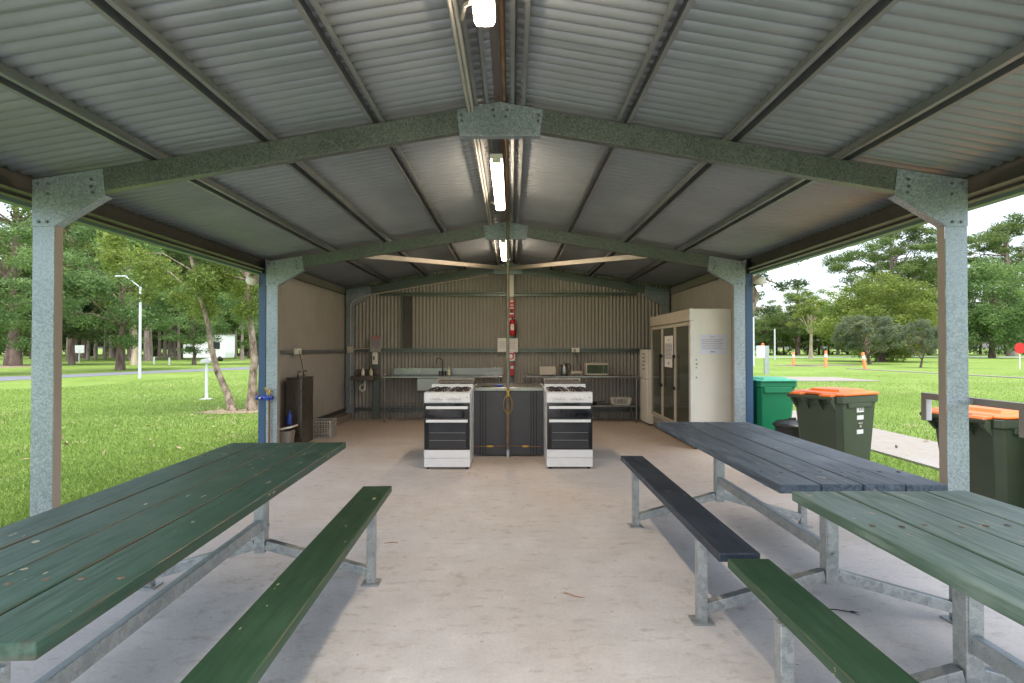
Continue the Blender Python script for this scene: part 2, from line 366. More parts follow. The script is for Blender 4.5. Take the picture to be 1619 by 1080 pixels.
# ------------------------------------------------------------------ ground, slab, roads, paths
def sheet(name, pts, z, m, thick=0.0):
    b = MB(); n = len(pts)
    if thick: b.prism(pts, z - thick, z, 0, 'z')
    else: b.add([(x, y, z) for x, y in pts], [tuple(range(n))])
    return tag(b.build(name, m), kind='structure')
GZ = -0.10
sheet('ground', [(-700, -200), (700, -200), (700, 900), (-700, 900)], GZ, M['ground'])
sheet('concrete_floor', [(-3.42, -4.0), (3.42, -4.0), (3.42, 11.02), (-3.42, 11.02)], 0.0, M['floor'], 0.16)
sheet('road', [(-36, 9.0), (-26.8, 24.3), (-22.9, 27.3), (-21.7, 31.5), (-19.9, 35.4), (-17.0, 43.0), (-13, 60), (-10.0, 60), (-14.5, 52), (-20.4, 42.5),
               (-21.9, 39.0), (-23.9, 34.6), (-25.2, 30.0), (-27.8, 28.1), (-40, 9.0)][:0] or
      [(-33.0, 9.0), (-23.4, 24.3), (-22.9, 27.3), (-21.7, 31.5), (-19.9, 35.4), (-18.6, 37.8), (-13.5, 46), (-16.5, 48), (-21.0, 42.5),
       (-21.9, 39.0), (-23.9, 34.6), (-25.2, 30.6), (-26.9, 28.1), (-38.0, 9.0)], GZ + 0.012, M['asphalt'])
sheet('far_road', [(28, 84), (220, 84), (220, 92), (28, 92)], GZ + 0.012, M['asphalt_pale'])
sheet('footpath', [(5.40, -6), (6.85, -6), (6.85, 17.5), (5.40, 17.5)], GZ + 0.03, M['path'], 0.1)
sheet('concrete_pad', [(13.0, 24.5), (16.9, 24.5), (16.6, 27.6), (12.9, 28.2)], GZ + 0.03, M['path'], 0.1)
sheet('kerb_strip', [(24.3, 39), (24.8, 39), (26.3, 25.0), (25.8, 25.0)], GZ + 0.04, M['path'], 0.1)
for i, (x, y, rx, ry, mm) in enumerate([(24.2, 46, 1.6, 1.8, 'dirt'), (27.3, 47, 3.2, 2.0, 'dirt'), (-6.5, 12.9, 0.9, 0.55, 'dry_litter'), (-43, 44, 6, 4, 'dry_litter'), (-1e9, 0, 1, 1, 'dirt')][:4]):
    rr = random.Random(i); pts = []
    for k in range(26):
        q = 2 * math.pi * k / 26; s_ = 0.75 + 0.4 * rr.random(); pts.append((x + rx * s_ * math.cos(q), y + ry * s_ * math.sin(q)))
    sheet('bare_ground', pts, GZ + 0.006, M[mm])

# ------------------------------------------------------------------ the shed
shed = empty('open_shed', 'open-sided galvanised steel picnic shed with a corrugated gable roof and a walled kitchen end', 'shed')
SL = 0.1673; CS = math.cos(math.atan(SL)); AP = 3.14
FR = [0.18, 3.73, 7.29, 10.80]
def zt(x): return AP - SL * abs(x)
T = 0.004
for fi, y in enumerate(FR):
    for s in (-1, 1):
        b = MB()   # C-section post, web to the front, flanges running back
        xo, xi = 3.25 * s, 3.098 * s
        b.box(min(xo, xi), max(xo, xi), y, y + T, 0, 2.30)
        b.box(min(xi, xi - T * s), max(xi, xi - T * s), y + T, y + .064, 0, 2.50)
        b.box(min(xo, xo - T * s), max(xo, xo - T * s), y + T, y + .064, 0, 2.56)
        b.box(min(xi, xi + .016 * s), max(xi, xi + .016 * s), y + .064, y + .067, 0, 2.50)
        p = b.build('post', M['galv'], shed, 0.0015)
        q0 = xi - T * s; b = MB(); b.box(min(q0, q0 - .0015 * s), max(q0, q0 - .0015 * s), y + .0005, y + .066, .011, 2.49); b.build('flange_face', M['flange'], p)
        b = MB(); b.box(min(xo, xi) - .03, max(xo, xi) + .03, y - .03, y + .10, 0.0, 0.01); b.build('base_plate', M['galv'], p)
        b = MB()   # rafter
        x0, x1 = 0.02 * s, 3.09 * s
        d = .152 / CS
        b.prism([(x0, zt(x0)), (x1, zt(x1)), (x1, zt(x1) - d), (x0, zt(x0) - d)], y + .001, y + .001 + T)
        for dz in (0, d - T):
            b.prism([(x0, zt(x0) - dz), (x1, zt(x1) - dz), (x1, zt(x1) - dz - T), (x0, zt(x0) - dz - T)], y + .001 + T, y + .066)
        b.prism([(x0, zt(x0) - d + T), (x1, zt(x1) - d + T), (x1, zt(x1) - d + .018), (x0, zt(x0) - d + .018)], y + .064, y + .067)
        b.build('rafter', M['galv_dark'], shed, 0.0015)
        b = MB()   # knee plate with a folded lower edge
        poly = [(3.252 * s, 2.60), (2.765 * s, zt(2.765)), (2.745 * s, 2.49), (3.098 * s, 2.275), (3.252 * s, 2.275)]
        b.prism(poly, y - .006, y - .001)
        b.bar((2.745 * s, y + .03, 2.49), (3.098 * s, y + .03, 2.277), .072, .004, 0, (0.3 * s, 0, 1))
        kp = b.build('knee_plate', M['galv'] if True else None, shed, 0.001)
        b = MB()
        for (bx, bz) in ((3.205, 2.305), (3.145, 2.305), (3.21, 2.57), (3.14, 2.57), (2.84, 2.60), (2.84, 2.55), (3.14, 2.50), (2.83, 2.51)):
            b.lathe([(0.0001, y - .016), (.009, y - .016), (.0105, y - .013), (.0105, y - .006)], (bx * s, 0, bz), 8, 0, 'y', False)
        b.build_each('bolt', M['galv_dark'], kp)
    b = MB()
    b.prism([(-.30, zt(.30)), (0, AP + .004), (.30, zt(.30)), (.28, 2.912), (-.28, 2.912)], y - .006, y - .001)
    b.box(-.28, .28, y - .001, y + .064, 2.908, 2.912)
    ap = b.build('apex_plate', M['galv'], shed, 0.001)
    b = MB()
    for (bx, bz) in ((-.05, 3.085), (.05, 3.085), (-.04, 3.04), (.04, 3.04), (-.27, 3.05), (.27, 3.05), (-.265, 3.01), (.265, 3.01)):
        b.lathe([(0.0001, y - .014), (.009, y - .014), (.0105, y - .012), (.0105, y - .005)], (bx, 0, bz), 8, 0, 'y', False)
    b.build_each('bolt', M['galv_dark'], ap)
YB, YF = 0.02, 10.95
PH = 0.080
def purlin(xc, name='purlin'):
    b = MB(); s = 1 if xc >= 0 else -1; a = math.atan(SL) * s
    m = Matrix.Translation((xc, 0, zt(xc) + .002)) @ Matrix.Rotation(a, 4, 'Y')
    w, br = .026, .024; t = .002
    y = YB
    for y0, y1 in ((YB, 3.50), (3.502, 7.1), (7.102, YF)):
        dz = 0.0 if y0 != 3.502 else 0.0022
        b.box(-w - br, -w, y0, y1, dz, t + dz, 0, m); b.box(w, w + br, y0, y1, dz, t + dz, 0, m)
        b.box(-w - br, -w - br + t, y0, y1, t + dz, .010 + dz, 0, m); b.box(w + br - t, w + br, y0, y1, t + dz, .010 + dz, 0, m)
        b.box(-w - t, -w, y0, y1, t + dz, PH, 0, m); b.box(w, w + t, y0, y1, t + dz, PH, 0, m)
        b.box(-w, w, y0, y1, PH - t, PH, 0, m)
    return b.build(name, M['purlin'], shed)
for xc in (.125, .857, 1.634, 2.41): purlin(xc); purlin(-xc)
for s in (-1, 1):
    b = MB(); x0, x1 = 3.256 * s, 3.32 * s
    for q0, q1, z0, z1 in ((3.356, 3.36, 2.480, 2.664), (3.36, 3.42, 2.480, 2.484), (3.36, 3.42, 2.646, 2.65), (3.416, 3.42, 2.484, 2.50), (3.26, 3.355, 2.50, 2.505)):
        b.box(min(q0 * s, q1 * s), max(q0 * s, q1 * s), YB, YF, z0, z1)
    b.build('eave_beam', M['eave'], shed)
    b = MB()   # quad gutter
    poly = [(3.40, 2.60), (3.40, 2.49), (3.425, 2.455), (3.50, 2.455), (3.52, 2.49), (3.52, 2.56), (3.515, 2.56), (3.515, 2.492), (3.497, 2.46), (3.428, 2.46), (3.405, 2.492), (3.405, 2.60)]
    b.prism([((x + .045) * s, z + .01) for x, z in poly], YB - .03, YF + .03)
    b.build('gutter', M['gutter'], shed)
    # roof sheet
    nper = int((YF - YB) / .088) + 1
    z0 = AP + PH / CS + .011
    vs, fs = corr((.045 * s, YB - .03, z0 - SL * .045), (0, 1, 0), (3.43 * s, 0, -SL * 3.43), (SL * s * CS, 0, CS), nper, pitch=.088, amp=.017, seg=12, lap=.0045, groove=True)
    b = MB(); b.add(vs, fs, 0, True); b.build('roof_sheet', M['roof'], shed, fix=False)
    # sheet-end closing angle above each rafter is part of the rafter line: a pale filler strip under the ribs
b = MB()
for s in (-1, 1):
    b.prism([(0, z0 + .032), (.20 * s, z0 + .012 - SL * .2 + .01), (.20 * s, z0 + .010 - SL * .2 + .008), (0, z0 + .029)], YB - .04, YF + .04)
b.build('ridge_cap', M['taupe'], shed)
# walls of the kitchen end (inside faces), girts, blue outside flashings
for s in (-1, 1):
    b = MB(); n = 51
    vs, fs = corr((3.30 * s, 7.33, 0.002), (0, 1, 0), (0, 0, 2.64), (s, 0, 0), n, .072, .013, 10, groove=True); b.add(vs, fs, 0, True)
    b.build('side_wall', M['clad'], shed, fix=False)
    b = MB(); vs, fs = corr((3.325 * s, 7.33, 0.002), (0, 1, 0), (0, 0, 2.63), (s, 0, 0), n, .072, .010); b.add(vs, fs, 0, True)
    b.build('outer_cladding', M['blue_clad'], shed, fix=False)
    b = MB()
    b.box(min(3.256 * s, 3.35 * s), max(3.256 * s, 3.35 * s), 7.285, 7.288, 0.0, 2.44)
    b.box(min(3.347 * s, 3.35 * s), max(3.347 * s, 3.35 * s), 7.288, 7.40, 0.0, 2.44)
    b.build('corner_flashing', M['blue_clad'], shed, 0.001)
    for z in (1.345, 0.17):
        b = MB()
        q = lambda a, c: (min(a * s, c * s), max(a * s, c * s))
        b.box(*q(3.236, 3.239), 7.36, 10.79, z, z + .05); b.box(*q(3.239, 3.285), 7.36, 10.79, z, z + .003); b.box(*q(3.239, 3.285), 7.36, 10.79, z + .047, z + .05)
        b.build('side_girt', M['purlin'] if z > 1 else M['eave'], shed)
    b = MB(); b.box(*q(3.12, 3.27), 7.40, 10.84, 0.001, 0.125); b.build('kerb', M['kerb'], shed, 0.006)
b = MB(); n = 93
x0 = -n * .072 / 2
vs = []; fs = []; m_ = n * 8
for i in range(m_ + 1):
    x = x0 + i * .072 / 8; h = .0105 * math.sin(2 * math.pi * i / 8)
    vs += [(x, 10.90 + h, 0.002), (x, 10.90 + h, z0 - .012 - SL * abs(x))]
for i in range(m_): fs.append((2 * i, 2 * i + 2, 2 * i + 3, 2 * i + 1))
b.add(vs, fs, 0, True); b.build('back_wall', M['clad'], shed, fix=False)
b = MB(); vs2 = [(x, y + .03, z) for x, y, z in vs]; b.add(vs2, fs, 0, True); b.build('outer_cladding', M['blue_clad'], shed, fix=False)
for z, xr in ((2.475, 2.6), (1.345, 3.09), (0.16, 3.09)):
    b = MB()
    b.box(-xr, xr, 10.815, 10.818, z, z + .016); b.box(-xr, xr, 10.815, 10.818, z + .056, z + .072)
    b.box(-xr, xr, 10.818, 10.886, z + .0135, z + .016); b.box(-xr, xr, 10.818, 10.886, z + .056, z + .0585); b.box(-xr, xr, 10.884, 10.887, z + .016, z + .056)
    b.build('back_girt', M['galv_dark'], shed)
for (x, z0_, z1_, w, mm) in ((-2.02, 1.42, 2.473, .17, 'eave'), (-2.64, 0.0, 1.343, .13, 'galv_dark'), (0.055, 0.0, 2.92, .11, 'galv_dark')):
    b = MB(); b.box(x - w / 2, x + w / 2, 10.806, 10.811, z0_, z1_); b.box(x - w / 2, x - w / 2 + .004, 10.811, 10.885, z0_, z1_); b.box(x + w / 2 - .004, x + w / 2, 10.811, 10.885, z0_, z1_)
    b.build('wall_mullion', M[mm], shed)
for s in (-1, 1):   # fly braces from the rear apex to the middle rafters
    b = MB(); b.bar((.06 * s, 10.78, 3.03), (2.0 * s, 7.36, 2.70), .05, .07); b.build('fly_brace', M['beige'], shed, .002)
b = MB()
b.tube([(-.19, YB, 3.085), (-.19, 10.7, 3.085)], .012, 8); b.tube([(-.215, YB, 3.075), (-.215, 7.2, 3.075)], .010, 8)
b.build('conduit', M['grey_plastic'], shed)

# ------------------------------------------------------------------ batten lights
def batten(y0, y1, label):
    e = empty('batten_light', label, 'ceiling light', (-.045, (y0 + y1) / 2, 2.95), 0, 'batten lights along the ridge')
    L = (y1 - y0) / 2
    b = MB()
    prof = [(-.046, .042), (-.050, .020), (-.040, .005), (-.018, 0), (.018, 0), (.040, .005), (.050, .020), (.046, .042)]
    b.prism(prof, -L + .012, L - .012)
    b.build('diffuser', M['lamp'], e, 0.006)
    b = MB(); b.box(-.052, .052, -L, L, .043, .085); b.box(-.04, .04, -L, -L + .011, .004, .043); b.box(-.04, .04, L - .011, L, .004, .043)
    b.build('housing', M['offwhite'], e, .006)
    b = MB(); b.tube([(-.06, L - .1, .06), (-.09, L - .05, .08), (-.12, L + .12, .12)], .01, 8); b.tube([(-.03, L * .6, .085), (-.03, L * .6, .16)], .008, 6); b.tube([(-.03, -L * .6, .085), (-.03, -L * .6, .16)], .008, 6)
    b.build('supply_conduit', M['grey_plastic'], e)
batten(1.00, 2.54, 'nearest lit batten light under the ridge, cut by the top of the picture')
batten(4.42, 5.95, 'lit batten light under the ridge, in the middle bay of the roof')
batten(7.80, 9.40, 'farthest lit batten light under the ridge, in the kitchen bay')

# ------------------------------------------------------------------ picnic settings
def picnic(name, label, loc, rz, tx, ty, frames, sx, sy, mt, ms, xl=.66):
    e = empty(name, label, 'picnic table', loc, rz, 'picnic tables with fixed benches')
    TZ, BZ = .78, .475
    b = MB(); n = 4; w = (tx[1] - tx[0]) / n; rr = random.Random(len(label))
    for i in range(n):
        j0, j1 = rr.uniform(-.004, .004), rr.uniform(-.004, .004); dz = rr.uniform(-.0015, .0015)
        b.box(tx[0] + i * w + .0035, tx[0] + (i + 1) * w - .0035, ty[0] + j0, ty[1] + j1, TZ - .042 + dz, TZ + dz)
    top = b.build('tabletop', mt, e, .005, 3)
    bh = MB()
    for y in frames:
        for i in range(n):
            for f_ in (.27, .73): bh.lathe([(.011, TZ + .0005), (.010, TZ + .0022), (.0001, TZ + .0026)], (tx[0] + (i + f_) * w + rr.uniform(-.012, .012), y + rr.uniform(-.018, .018), 0), 8)
    bh.build_each('bolt_head', M['rusty'], top)
    for s in (-1, 1):
        b = MB(); a0, a1 = (sx if s > 0 else (-sx[1], -sx[0])); b.box(a0, a1, sy[0], sy[1], BZ - .042, BZ); b.build('bench_seat', ms, e, .006, 3)
    xc = 0.0
    for y in frames:
        b = MB(); b.box(-.0325, .0325, y - .0325, y + .0325, .20, TZ - .075); p = b.build('centre_post', M['galv_plain'], e, .004)
        b = MB(); b.box(.0325, .0365, y - .025, y + .025, .32, .60)
        b.box(-.026, .026, y - .0365, y - .0325, .33, .58)
        for z in (.36, .54):
            b.lathe([(0.0001, y - .048), (.010, y - .048), (.010, y - .0365)], (0, 0, z), 8, 0, 'y', False)
            b.lathe([(0.0001, .047), (.010, .047), (.010, .0365)], (0, y, z), 8, 0, 'x', False)
        b.build('bolt_plate', M['galv_plain'], p)
        b = MB(); b.box(tx[0] + .06, tx[1] - .06, y - .025, y + .025, TZ - .0745, TZ - .0445); b.build('cross_bearer', M['galv_plain'], e, .003)
        for s in (-1, 1):
            b = MB(); b.bar((.0335 * s, y, .245), ((xl - .026) * s, y, .075), .05, .055); b.build('brace', M['galv_plain'], e, .003)
            b = MB(); b.box(xl * s - .025, xl * s + .025, y - .025, y + .025, .0085, BZ - .046); g = b.build('bench_leg', M['galv_plain'], e, .003)
            b = MB(); b.box(xl * s - .055, xl * s + .055, y - .05, y + .05, .0006, .008); b.build('base_plate', M['galv_plain'], g, .001)
            b = MB(); b.box(min((xl - .155) * s, (xl + .03) * s), max((xl - .155) * s, (xl + .03) * s), y - .02, y + .02, BZ - .0455, BZ - .0425)
            b.build('seat_bracket', M['galv_plain'], g)
    b = MB(); b.box(-.019, .019, frames[0] + .033, frames[-1] - .033, .335, .40); b.build('long_rail', M['galv_plain'], e, .003)
    return e
picnic('picnic_table', 'long dark green picnic table with benches on the left side of the shed', (-1.40, 2.44, 0), R(2.1), (-.39, .39), (-1.26, 1.265), (-.94, .82), (.50, .70), (-1.25, 1.27), M['green_paint'], M['green_bench'])
picnic('picnic_table', 'blue grey picnic table with benches, standing end to end beyond the worn green one', (1.745, 3.58, 0), 0, (-.395, .415), (-1.02, 1.14), (-.75, .75), (-.695, -.50)[::-1] if False else (.505, .70), (-1.07, 1.195), M['blue_paint'], M['blue_bench'], .67)
picnic('picnic_table', 'worn pale green picnic table with benches, nearest the camera on the right', (1.745, 1.25, 0), 0, (-.395, .415), (-.96, 1.20), (-.75, .72), (.495, .685), (-.98, 1.20), M['green_worn'], M['green_bench'], .67)

# ------------------------------------------------------------------ stoves and the island counter
def make_stove(label, splash=True):
    e = empty('gas_stove', label, 'stove', (0, 0, 0), 0, 'gas stoves at the island counter')
    w, D = .27, .60
    b = MB(); b.box(-w, w, .022, D, .025, .893); b.build('body', M['white'], e, .003)
    b = MB(); b.box(-w - .001, w + .001, 0, D - .001, .8935, .905); b.build('hob', M['white'], e, .004)
    if splash:
        b = MB(); b.box(-w + .004, w - .004, D - .028, D - .002, .9055, .965); b.build('splashback', M['white'], e, .004)
    b = MB(); b.box(-w, w, 0.0, .0215, .785, .893); cp = b.build('control_panel', M['white'], e, .004)
    for x in (-.185, -.13, -.075, .035, .09, .145):
        k = MB(); k.lathe([(.019, -.001), (.019, -.016), (.014, -.022), (.0001, -.022)], (x, 0, .835), 14, 0, 'y'); k.box(x - .003, x + .003, -.031, -.018, .818, .852)
        k.build('knob', M['white'], cp)
    b = MB(); b.lathe([(.006, -.0005), (.006, -.004), (.0001, -.004)], (.235, 0, .845), 10, 0, 'y'); b.build('ignition_button', M['black'], cp)
    b = MB(); b.box(-w + .002, w - .002, .002, .0215, .598, .778); d1 = b.build('grill_door', M['oven_glass'], e, .003)
    b = MB(); b.box(-.245, .245, -.03, -.016, .712, .745); b.box(-.235, -.215, -.016, .0015, .716, .741); b.box(.215, .235, -.016, .0015, .716, .741); b.build('handle', M['white'], d1, .004)
    b = MB(); b.box(-w + .002, w - .002, .002, .0215, .232, .594); d2 = b.build('oven_door', M['oven_glass'], e, .003)
    b = MB(); b.box(-.215, .225, .0005, .0017, .245, .548); b.build('oven_window', M['oven_in'], d2)
    b = MB()
    for z in (.34, .43): b.box(-.205, .215, -.0005, .0003, z, z + .003)
    b.build_each('oven_rack', M['grey_plastic'], d2)
    b = MB(); b.box(-.245, .245, -.03, -.016, .555, .588); b.box(-.235, -.215, -.016, .0015, .56, .583); b.box(.215, .235, -.016, .0015, .56, .583); b.build('handle', M['white'], d2, .004)
    b = MB(); b.box(-w, w, .001, .0215, .135, .228); b.build('drawer', M['white'], e, .003)
    b = MB(); b.box(-w, w, .001, .0215, .028, .131); b.build('kick_panel', M['white'], e, .003)
    for x in (-.23, .23):
        for y in (.05, .54):
            b = MB(); b.lathe([(.018, .0005), (.018, .0245)], (x, y, 0), 10); b.build('foot', M['black'], e)
    for x in (-.13, .13):
        b = MB()
        for yy in (.16, .42):
            for a in range(4):
                q = math.pi / 4 + a * math.pi / 2; c, s_ = math.cos(q), math.sin(q)
                b.tube([(x + c * .115, yy + s_ * .115, .906), (x + c * .11, yy + s_ * .11, .930), (x + c * .06, yy + s_ * .06, .936), (x + c * .02, yy + s_ * .02, .930)], .007, 6)
            b.lathe([(.045, .906), (.045, .918), (.03, .924), (.0001, .924)], (x, yy, 0), 14)
        b.tube([(x - .11, .05, .922), (x + .11, .05, .922)], .006, 6); b.tube([(x - .11, .535, .922), (x + .11, .535, .922)], .006, 6)
        b.tube([(x - .11, .05, .922), (x - .11, .535, .922)], .006, 6); b.tube([(x + .11, .05, .922), (x + .11, .535, .922)], .006, 6)
        b.build('trivet', M['iron'], e)
    return e
st = make_stove('white gas stove facing the camera on the left of the charcoal island'); st.location = (-.68, 6.33, 0)
copy_tree(st, (.765, 6.35, 0), 0, 'white gas stove facing the camera on the right of the charcoal island')
sb = make_stove('white gas stove facing the back wall, behind the left front stove', False); sb.location = (-.68, 7.88, 0); sb.rotation_euler = (0, 0, math.pi)
copy_tree(sb, (.765, 7.88, 0), math.pi, 'white gas stove facing the back wall, behind the right front stove')
for x, lb in ((-.68, 'left'), (.765, 'right')):
    e = empty('roasting_rack', 'brown metal roasting tray with a rail on the rear %s stove' % lb, 'tray', (x, 7.42, .944), 0, 'trays on the rear stoves')
    b = MB(); b.box(-.25, .25, -.1, .25, 0, .004); b.box(-.25, .25, -.1, -.096, .004, .04); b.box(-.25, .25, .246, .25, .004, .04); b.box(-.25, -.246, -.096, .246, .004, .04); b.box(.246, .25, -.096, .246, .004, .04)
    b.build('tray', M['steel_dark'], e, .002)
    b = MB(); b.tube([(-.25, -.1, .062), (.25, -.1, .062)], .007, 8); b.tube([(-.24, -.1, .03), (-.24, -.1, .062)], .005, 6); b.tube([(.24, -.1, .03), (.24, -.1, .062)], .005, 6); b.build('rail', M['beige'], e)
isl = empty('island_counter', 'charcoal island counter with a stainless top between the stoves', 'counter')
b = MB(); b.box(-.405, .492, 7.125, 7.95, .02, .86); b.build('cabinet', M['panel'], isl, .003)
b = MB(); b.box(-.420, .025, 7.108, 7.1245, .018, .858); b.box(.031, .500, 7.108, 7.1245, .018, .858); ep = b.build('end_panel', M['panel'], isl, .002)
b = MB()
for xx in (-.335, -.30, -.262, .335, .37, .406): b.box(xx - .006, xx + .006, 7.1055, 7.1075, .02, .855)
b.build_each('groove', M['panel_groove'], ep)
b = MB(); b.box(-.425, .505, 7.095, 7.98, .861, .905); b.build('counter_top', M['steel'], isl, .004)
# gas pole and lines
e = empty('gas_riser_pole', 'brown gas pipe pole rising from the floor before the island to the ridge', 'pipe', (.030, 7.055, 0))
b = MB(); b.tube([(0, 0, .10), (0, 0, 3.17)], .021, 12); b.build('riser_pipe', M['pipe'], e)
b = MB(); b.tube([(-.018, -.028, .16), (-.018, -.028, .87)], .006, 8); b.tube([(.016, -.028, .16), (.016, -.028, .87)], .006, 8); b.build('copper_line', M['copper'], e)
b = MB(); b.lathe([(.034, 0.001), (.034, .012), (.026, .014), (.026, .10)], (0, 0, 0), 14); b.build('base_socket', M['galv_plain'], e)
b = MB(); b.tube([(0, .003, 3.155), (0, -.2, 3.158), (0, -6.9, 3.158)], .017, 10); b.build('ridge_pipe', M['copper'], e)
b = MB()
for s in (-1, 1):
    b.tube([(.018 * s, -.035, .155), (.10 * s, -.04, .15), (.19 * s, -.042, .148)], .004, 6, 1); b.tube([(.27 * s, -.042, .148), (.37 * s, -.04, .146), (.44 * s, -.06, .146)], .006, 6, 1)
    b.lathe([(.006, -.045), (.012, -.03), (.015, 0), (.012, .03), (.006, .045)], (.23 * s, -.042, .148), 10, 0, 'x')
b.build('gas_valve', [M['yellow'], M['copper']], e)
b = MB()
lp = [(-.004 + .055 * math.sin(q) * 1.0, -.045 + .004 * math.cos(3 * q), .70 + .115 * math.cos(q)) for q in [2 * math.pi * i / 28 for i in range(28)]]
b.tube(lp, .0019, 6, 0, True, True)
lp = [(.004 + .062 * math.sin(q), -.052, .69 + .12 * math.cos(q)) for q in [2 * math.pi * i / 28 for i in range(28)]]
b.tube(lp, .0017, 6, 0, True, True)
b.tube([(-.025, -.048, .90), (.0, -.05, .85), (.02, -.048, .80)], .012, 6); b.tube([(.025, -.048, .89), (.0, -.055, .83), (-.02, -.048, .79)], .008, 6)
o = b.build('yellow_tether', M['yellow']); o.location = (.030, 7.055, 0); tag(o, 'yellow tether looped around the gas pole in front of the island', 'tether')
e = empty('grill_brush', 'long blue-handled brush lying on the island counter', 'brush', (-.12, 7.22, .9055), R(4))
b = MB(); b.tube([(-.03, 0, .016), (.02, 0, .018), (.09, 0, .016)], [.012, .017, .013], 10); b.build('handle', M['blue'], e)
b = MB(); b.tube([(-.18, 0, .010), (-.03, 0, .016)], .006, 8); b.box(-.20, -.13, -.014, .014, .0005, .012); b.build('brush_head', M['iron'], e)

# ------------------------------------------------------------------ back wall: sink bench, hand basin, work bench and what stands there
e = empty('sink_bench', 'long stainless steel sink bench against the left part of the back wall', 'sink')
b = MB(); b.box(-2.40, -.10, 10.22, 10.78, .855, .89); b.build('bench_top', M['steel'], e, .005)
b = MB(); b.box(-2.30, -.10, 10.765, 10.785, .8905, 1.03); b.box(-2.30, -2.29, 10.62, 10.765, .8905, 1.02); b.build('splashback', M['steel'], e, .004)
b = MB(); b.box(-1.74, -1.26, 10.30, 10.70, .60, .854); b.build('bowl', M['steel'], e, .012)
for (x, y) in ((-2.35, 10.27), (-2.35, 10.73), (-.16, 10.27), (-.16, 10.73)):
    b = MB(); b.tube([(x, y, 0.001), (x, y, .854)], .016, 8); b.build('leg', M['steel'], e)
b = MB(); b.tube([(-2.35, 10.28, .34), (-1.2, 10.72, .36)], .007, 6); b.tube([(-2.34, 10.73, .24), (-.17, 10.73, .24)], .010, 6); b.tube([(-2.34, 10.27, .17), (-.17, 10.27, .17)], .010, 6); b.build_each('stretcher', M['steel'], e)
b = MB()
b.lathe([(.025, .891), (.02, .93), (.014, .96)], (-1.30, 10.70, 0), 12)
b.tube([(-1.30, 10.70, .95), (-1.30, 10.70, 1.14), (-1.305, 10.69, 1.19), (-1.335, 10.66, 1.225), (-1.375, 10.62, 1.225), (-1.40, 10.59, 1.19), (-1.405, 10.585, 1.12)], .010, 8)
b.tube([(-1.36, 10.70, .891), (-1.36, 10.70, .97)], .012, 8); b.tube([(-1.24, 10.70, .891), (-1.24, 10.70, .97)], .012, 8); b.tube([(-1.36, 10.70, .95), (-1.24, 10.70, .95)], .008, 8)
b.build('tap', M['iron'], e)
o = MB().lathe([(.0001, 0), (.032, 0), (.034, .01), (.034, .10), (.022, .125), (.012, .13), (.012, .15), (.0001, .15)], (0, 0, 0), 14).build('soap_bottle', M['soap']); o.location = (-1.16, 10.60, .8905); tag(o, 'pale soap bottle beside the tap on the stainless sink bench', 'bottle')
e = empty('work_bench', 'stainless steel work bench with a lower shelf against the right part of the back wall', 'bench')
b = MB(); b.box(.30, 2.50, 10.25, 10.78, .86, .895); b.build('bench_top', M['steel'], e, .005)
b = MB(); b.box(.34, 2.46, 10.30, 10.76, .30, .33); b.build('shelf', M['steel'], e, .004)
for (x, y) in ((.36, 10.28), (.36, 10.74), (1.08, 10.74), (2.46, 10.28), (2.46, 10.74)):
    b = MB(); b.tube([(x, y, 0.001), (x, y, .859)], .016, 8); b.build('leg', M['steel'], e)
b = MB(); b.tube([(.36, 10.74, .17), (2.46, 10.74, .17)], .010, 6); b.build_each('stretcher', M['steel'], e)
e = empty('toaster', 'beige long-slot toaster at the left of the work bench', 'toaster', (.775, 10.42, .8955))
b = MB(); b.prism([(-.162, .012), (.162, .012), (.155, .165), (.135, .178), (-.135, .178), (-.155, .165)], -.06, .06); b.build('body', M['beige'], e, .012)
b = MB(); b.box(-.12, .12, -.025, -.012, .1785, .18); b.box(-.12, .12, .012, .025, .1785, .18); b.build_each('bread_slot', M['black'], e)
b = MB(); b.box(-.12, .12, -.05, .05, 0.0002, .0115); b.build('foot', M['black'], e)
e = empty('electric_kettle', 'black and steel electric kettle between the toaster and the microwave', 'kettle', (1.10, 10.42, .8955))
b = MB(); b.lathe([(.0001, .016), (.075, .016), (.078, .03), (.066, .20), (.055, .225), (.0001, .232)], (0, 0, 0), 18); b.build('body', M['steel'], e)
b = MB(); b.lathe([(.0001, 0), (.08, 0), (.08, .015), (.0001, .0155)], (0, 0, 0), 18); b.build('base', M['black'], e)
b = MB(); b.tube([(.055, 0, .225), (.10, 0, .22), (.115, 0, .17), (.105, 0, .09), (.076, 0, .06)], .012, 8); b.build('handle', M['black'], e)
b = MB(); b.prism([(-.06, .17), (-.10, .21), (-.06, .215)], -.02, .02); b.build('spout', M['black'], e)
e = empty('butter_dish', 'small beige covered dish on feet beside the kettle', 'dish', (1.33, 10.42, .8955))
b = MB(); b.box(-.11, .11, -.05, .05, .03, .085); b.build('cover', M['beige'], e, .014)
for x in (-.08, .08):
    for y in (-.035, .035):
        b = MB(); b.box(x - .008, x + .008, y - .008, y + .008, 0.0002, .0295); b.build('foot', M['beige'], e)
e = empty('microwave_oven', 'beige microwave oven with a dark glass door on the work bench', 'microwave', (1.715, 10.42, .8955))
b = MB(); b.box(-.215, .215, -.13, .17, .01, .24); b.build('case', M['beige'], e, .006)
b = MB(); b.box(-.195, .115, -.137, -.1305, .045, .205); b.build('door', M['oven_glass'], e, .003)
b = MB(); b.box(.122, .20, -.136, -.1305, .045, .205); b.build('control_panel', M['window'], e, .002)
b = MB(); b.box(-.19, .19, -.1, .14, .0003, .0095); b.build('foot', M['black'], e)
e = empty('dish_rack', 'white plastic dish basket on the lower shelf of the work bench', 'basket', (2.20, 10.48, .3305))
b = MB(); b.box(-.15, .15, -.12, .12, 0.0003, .006)
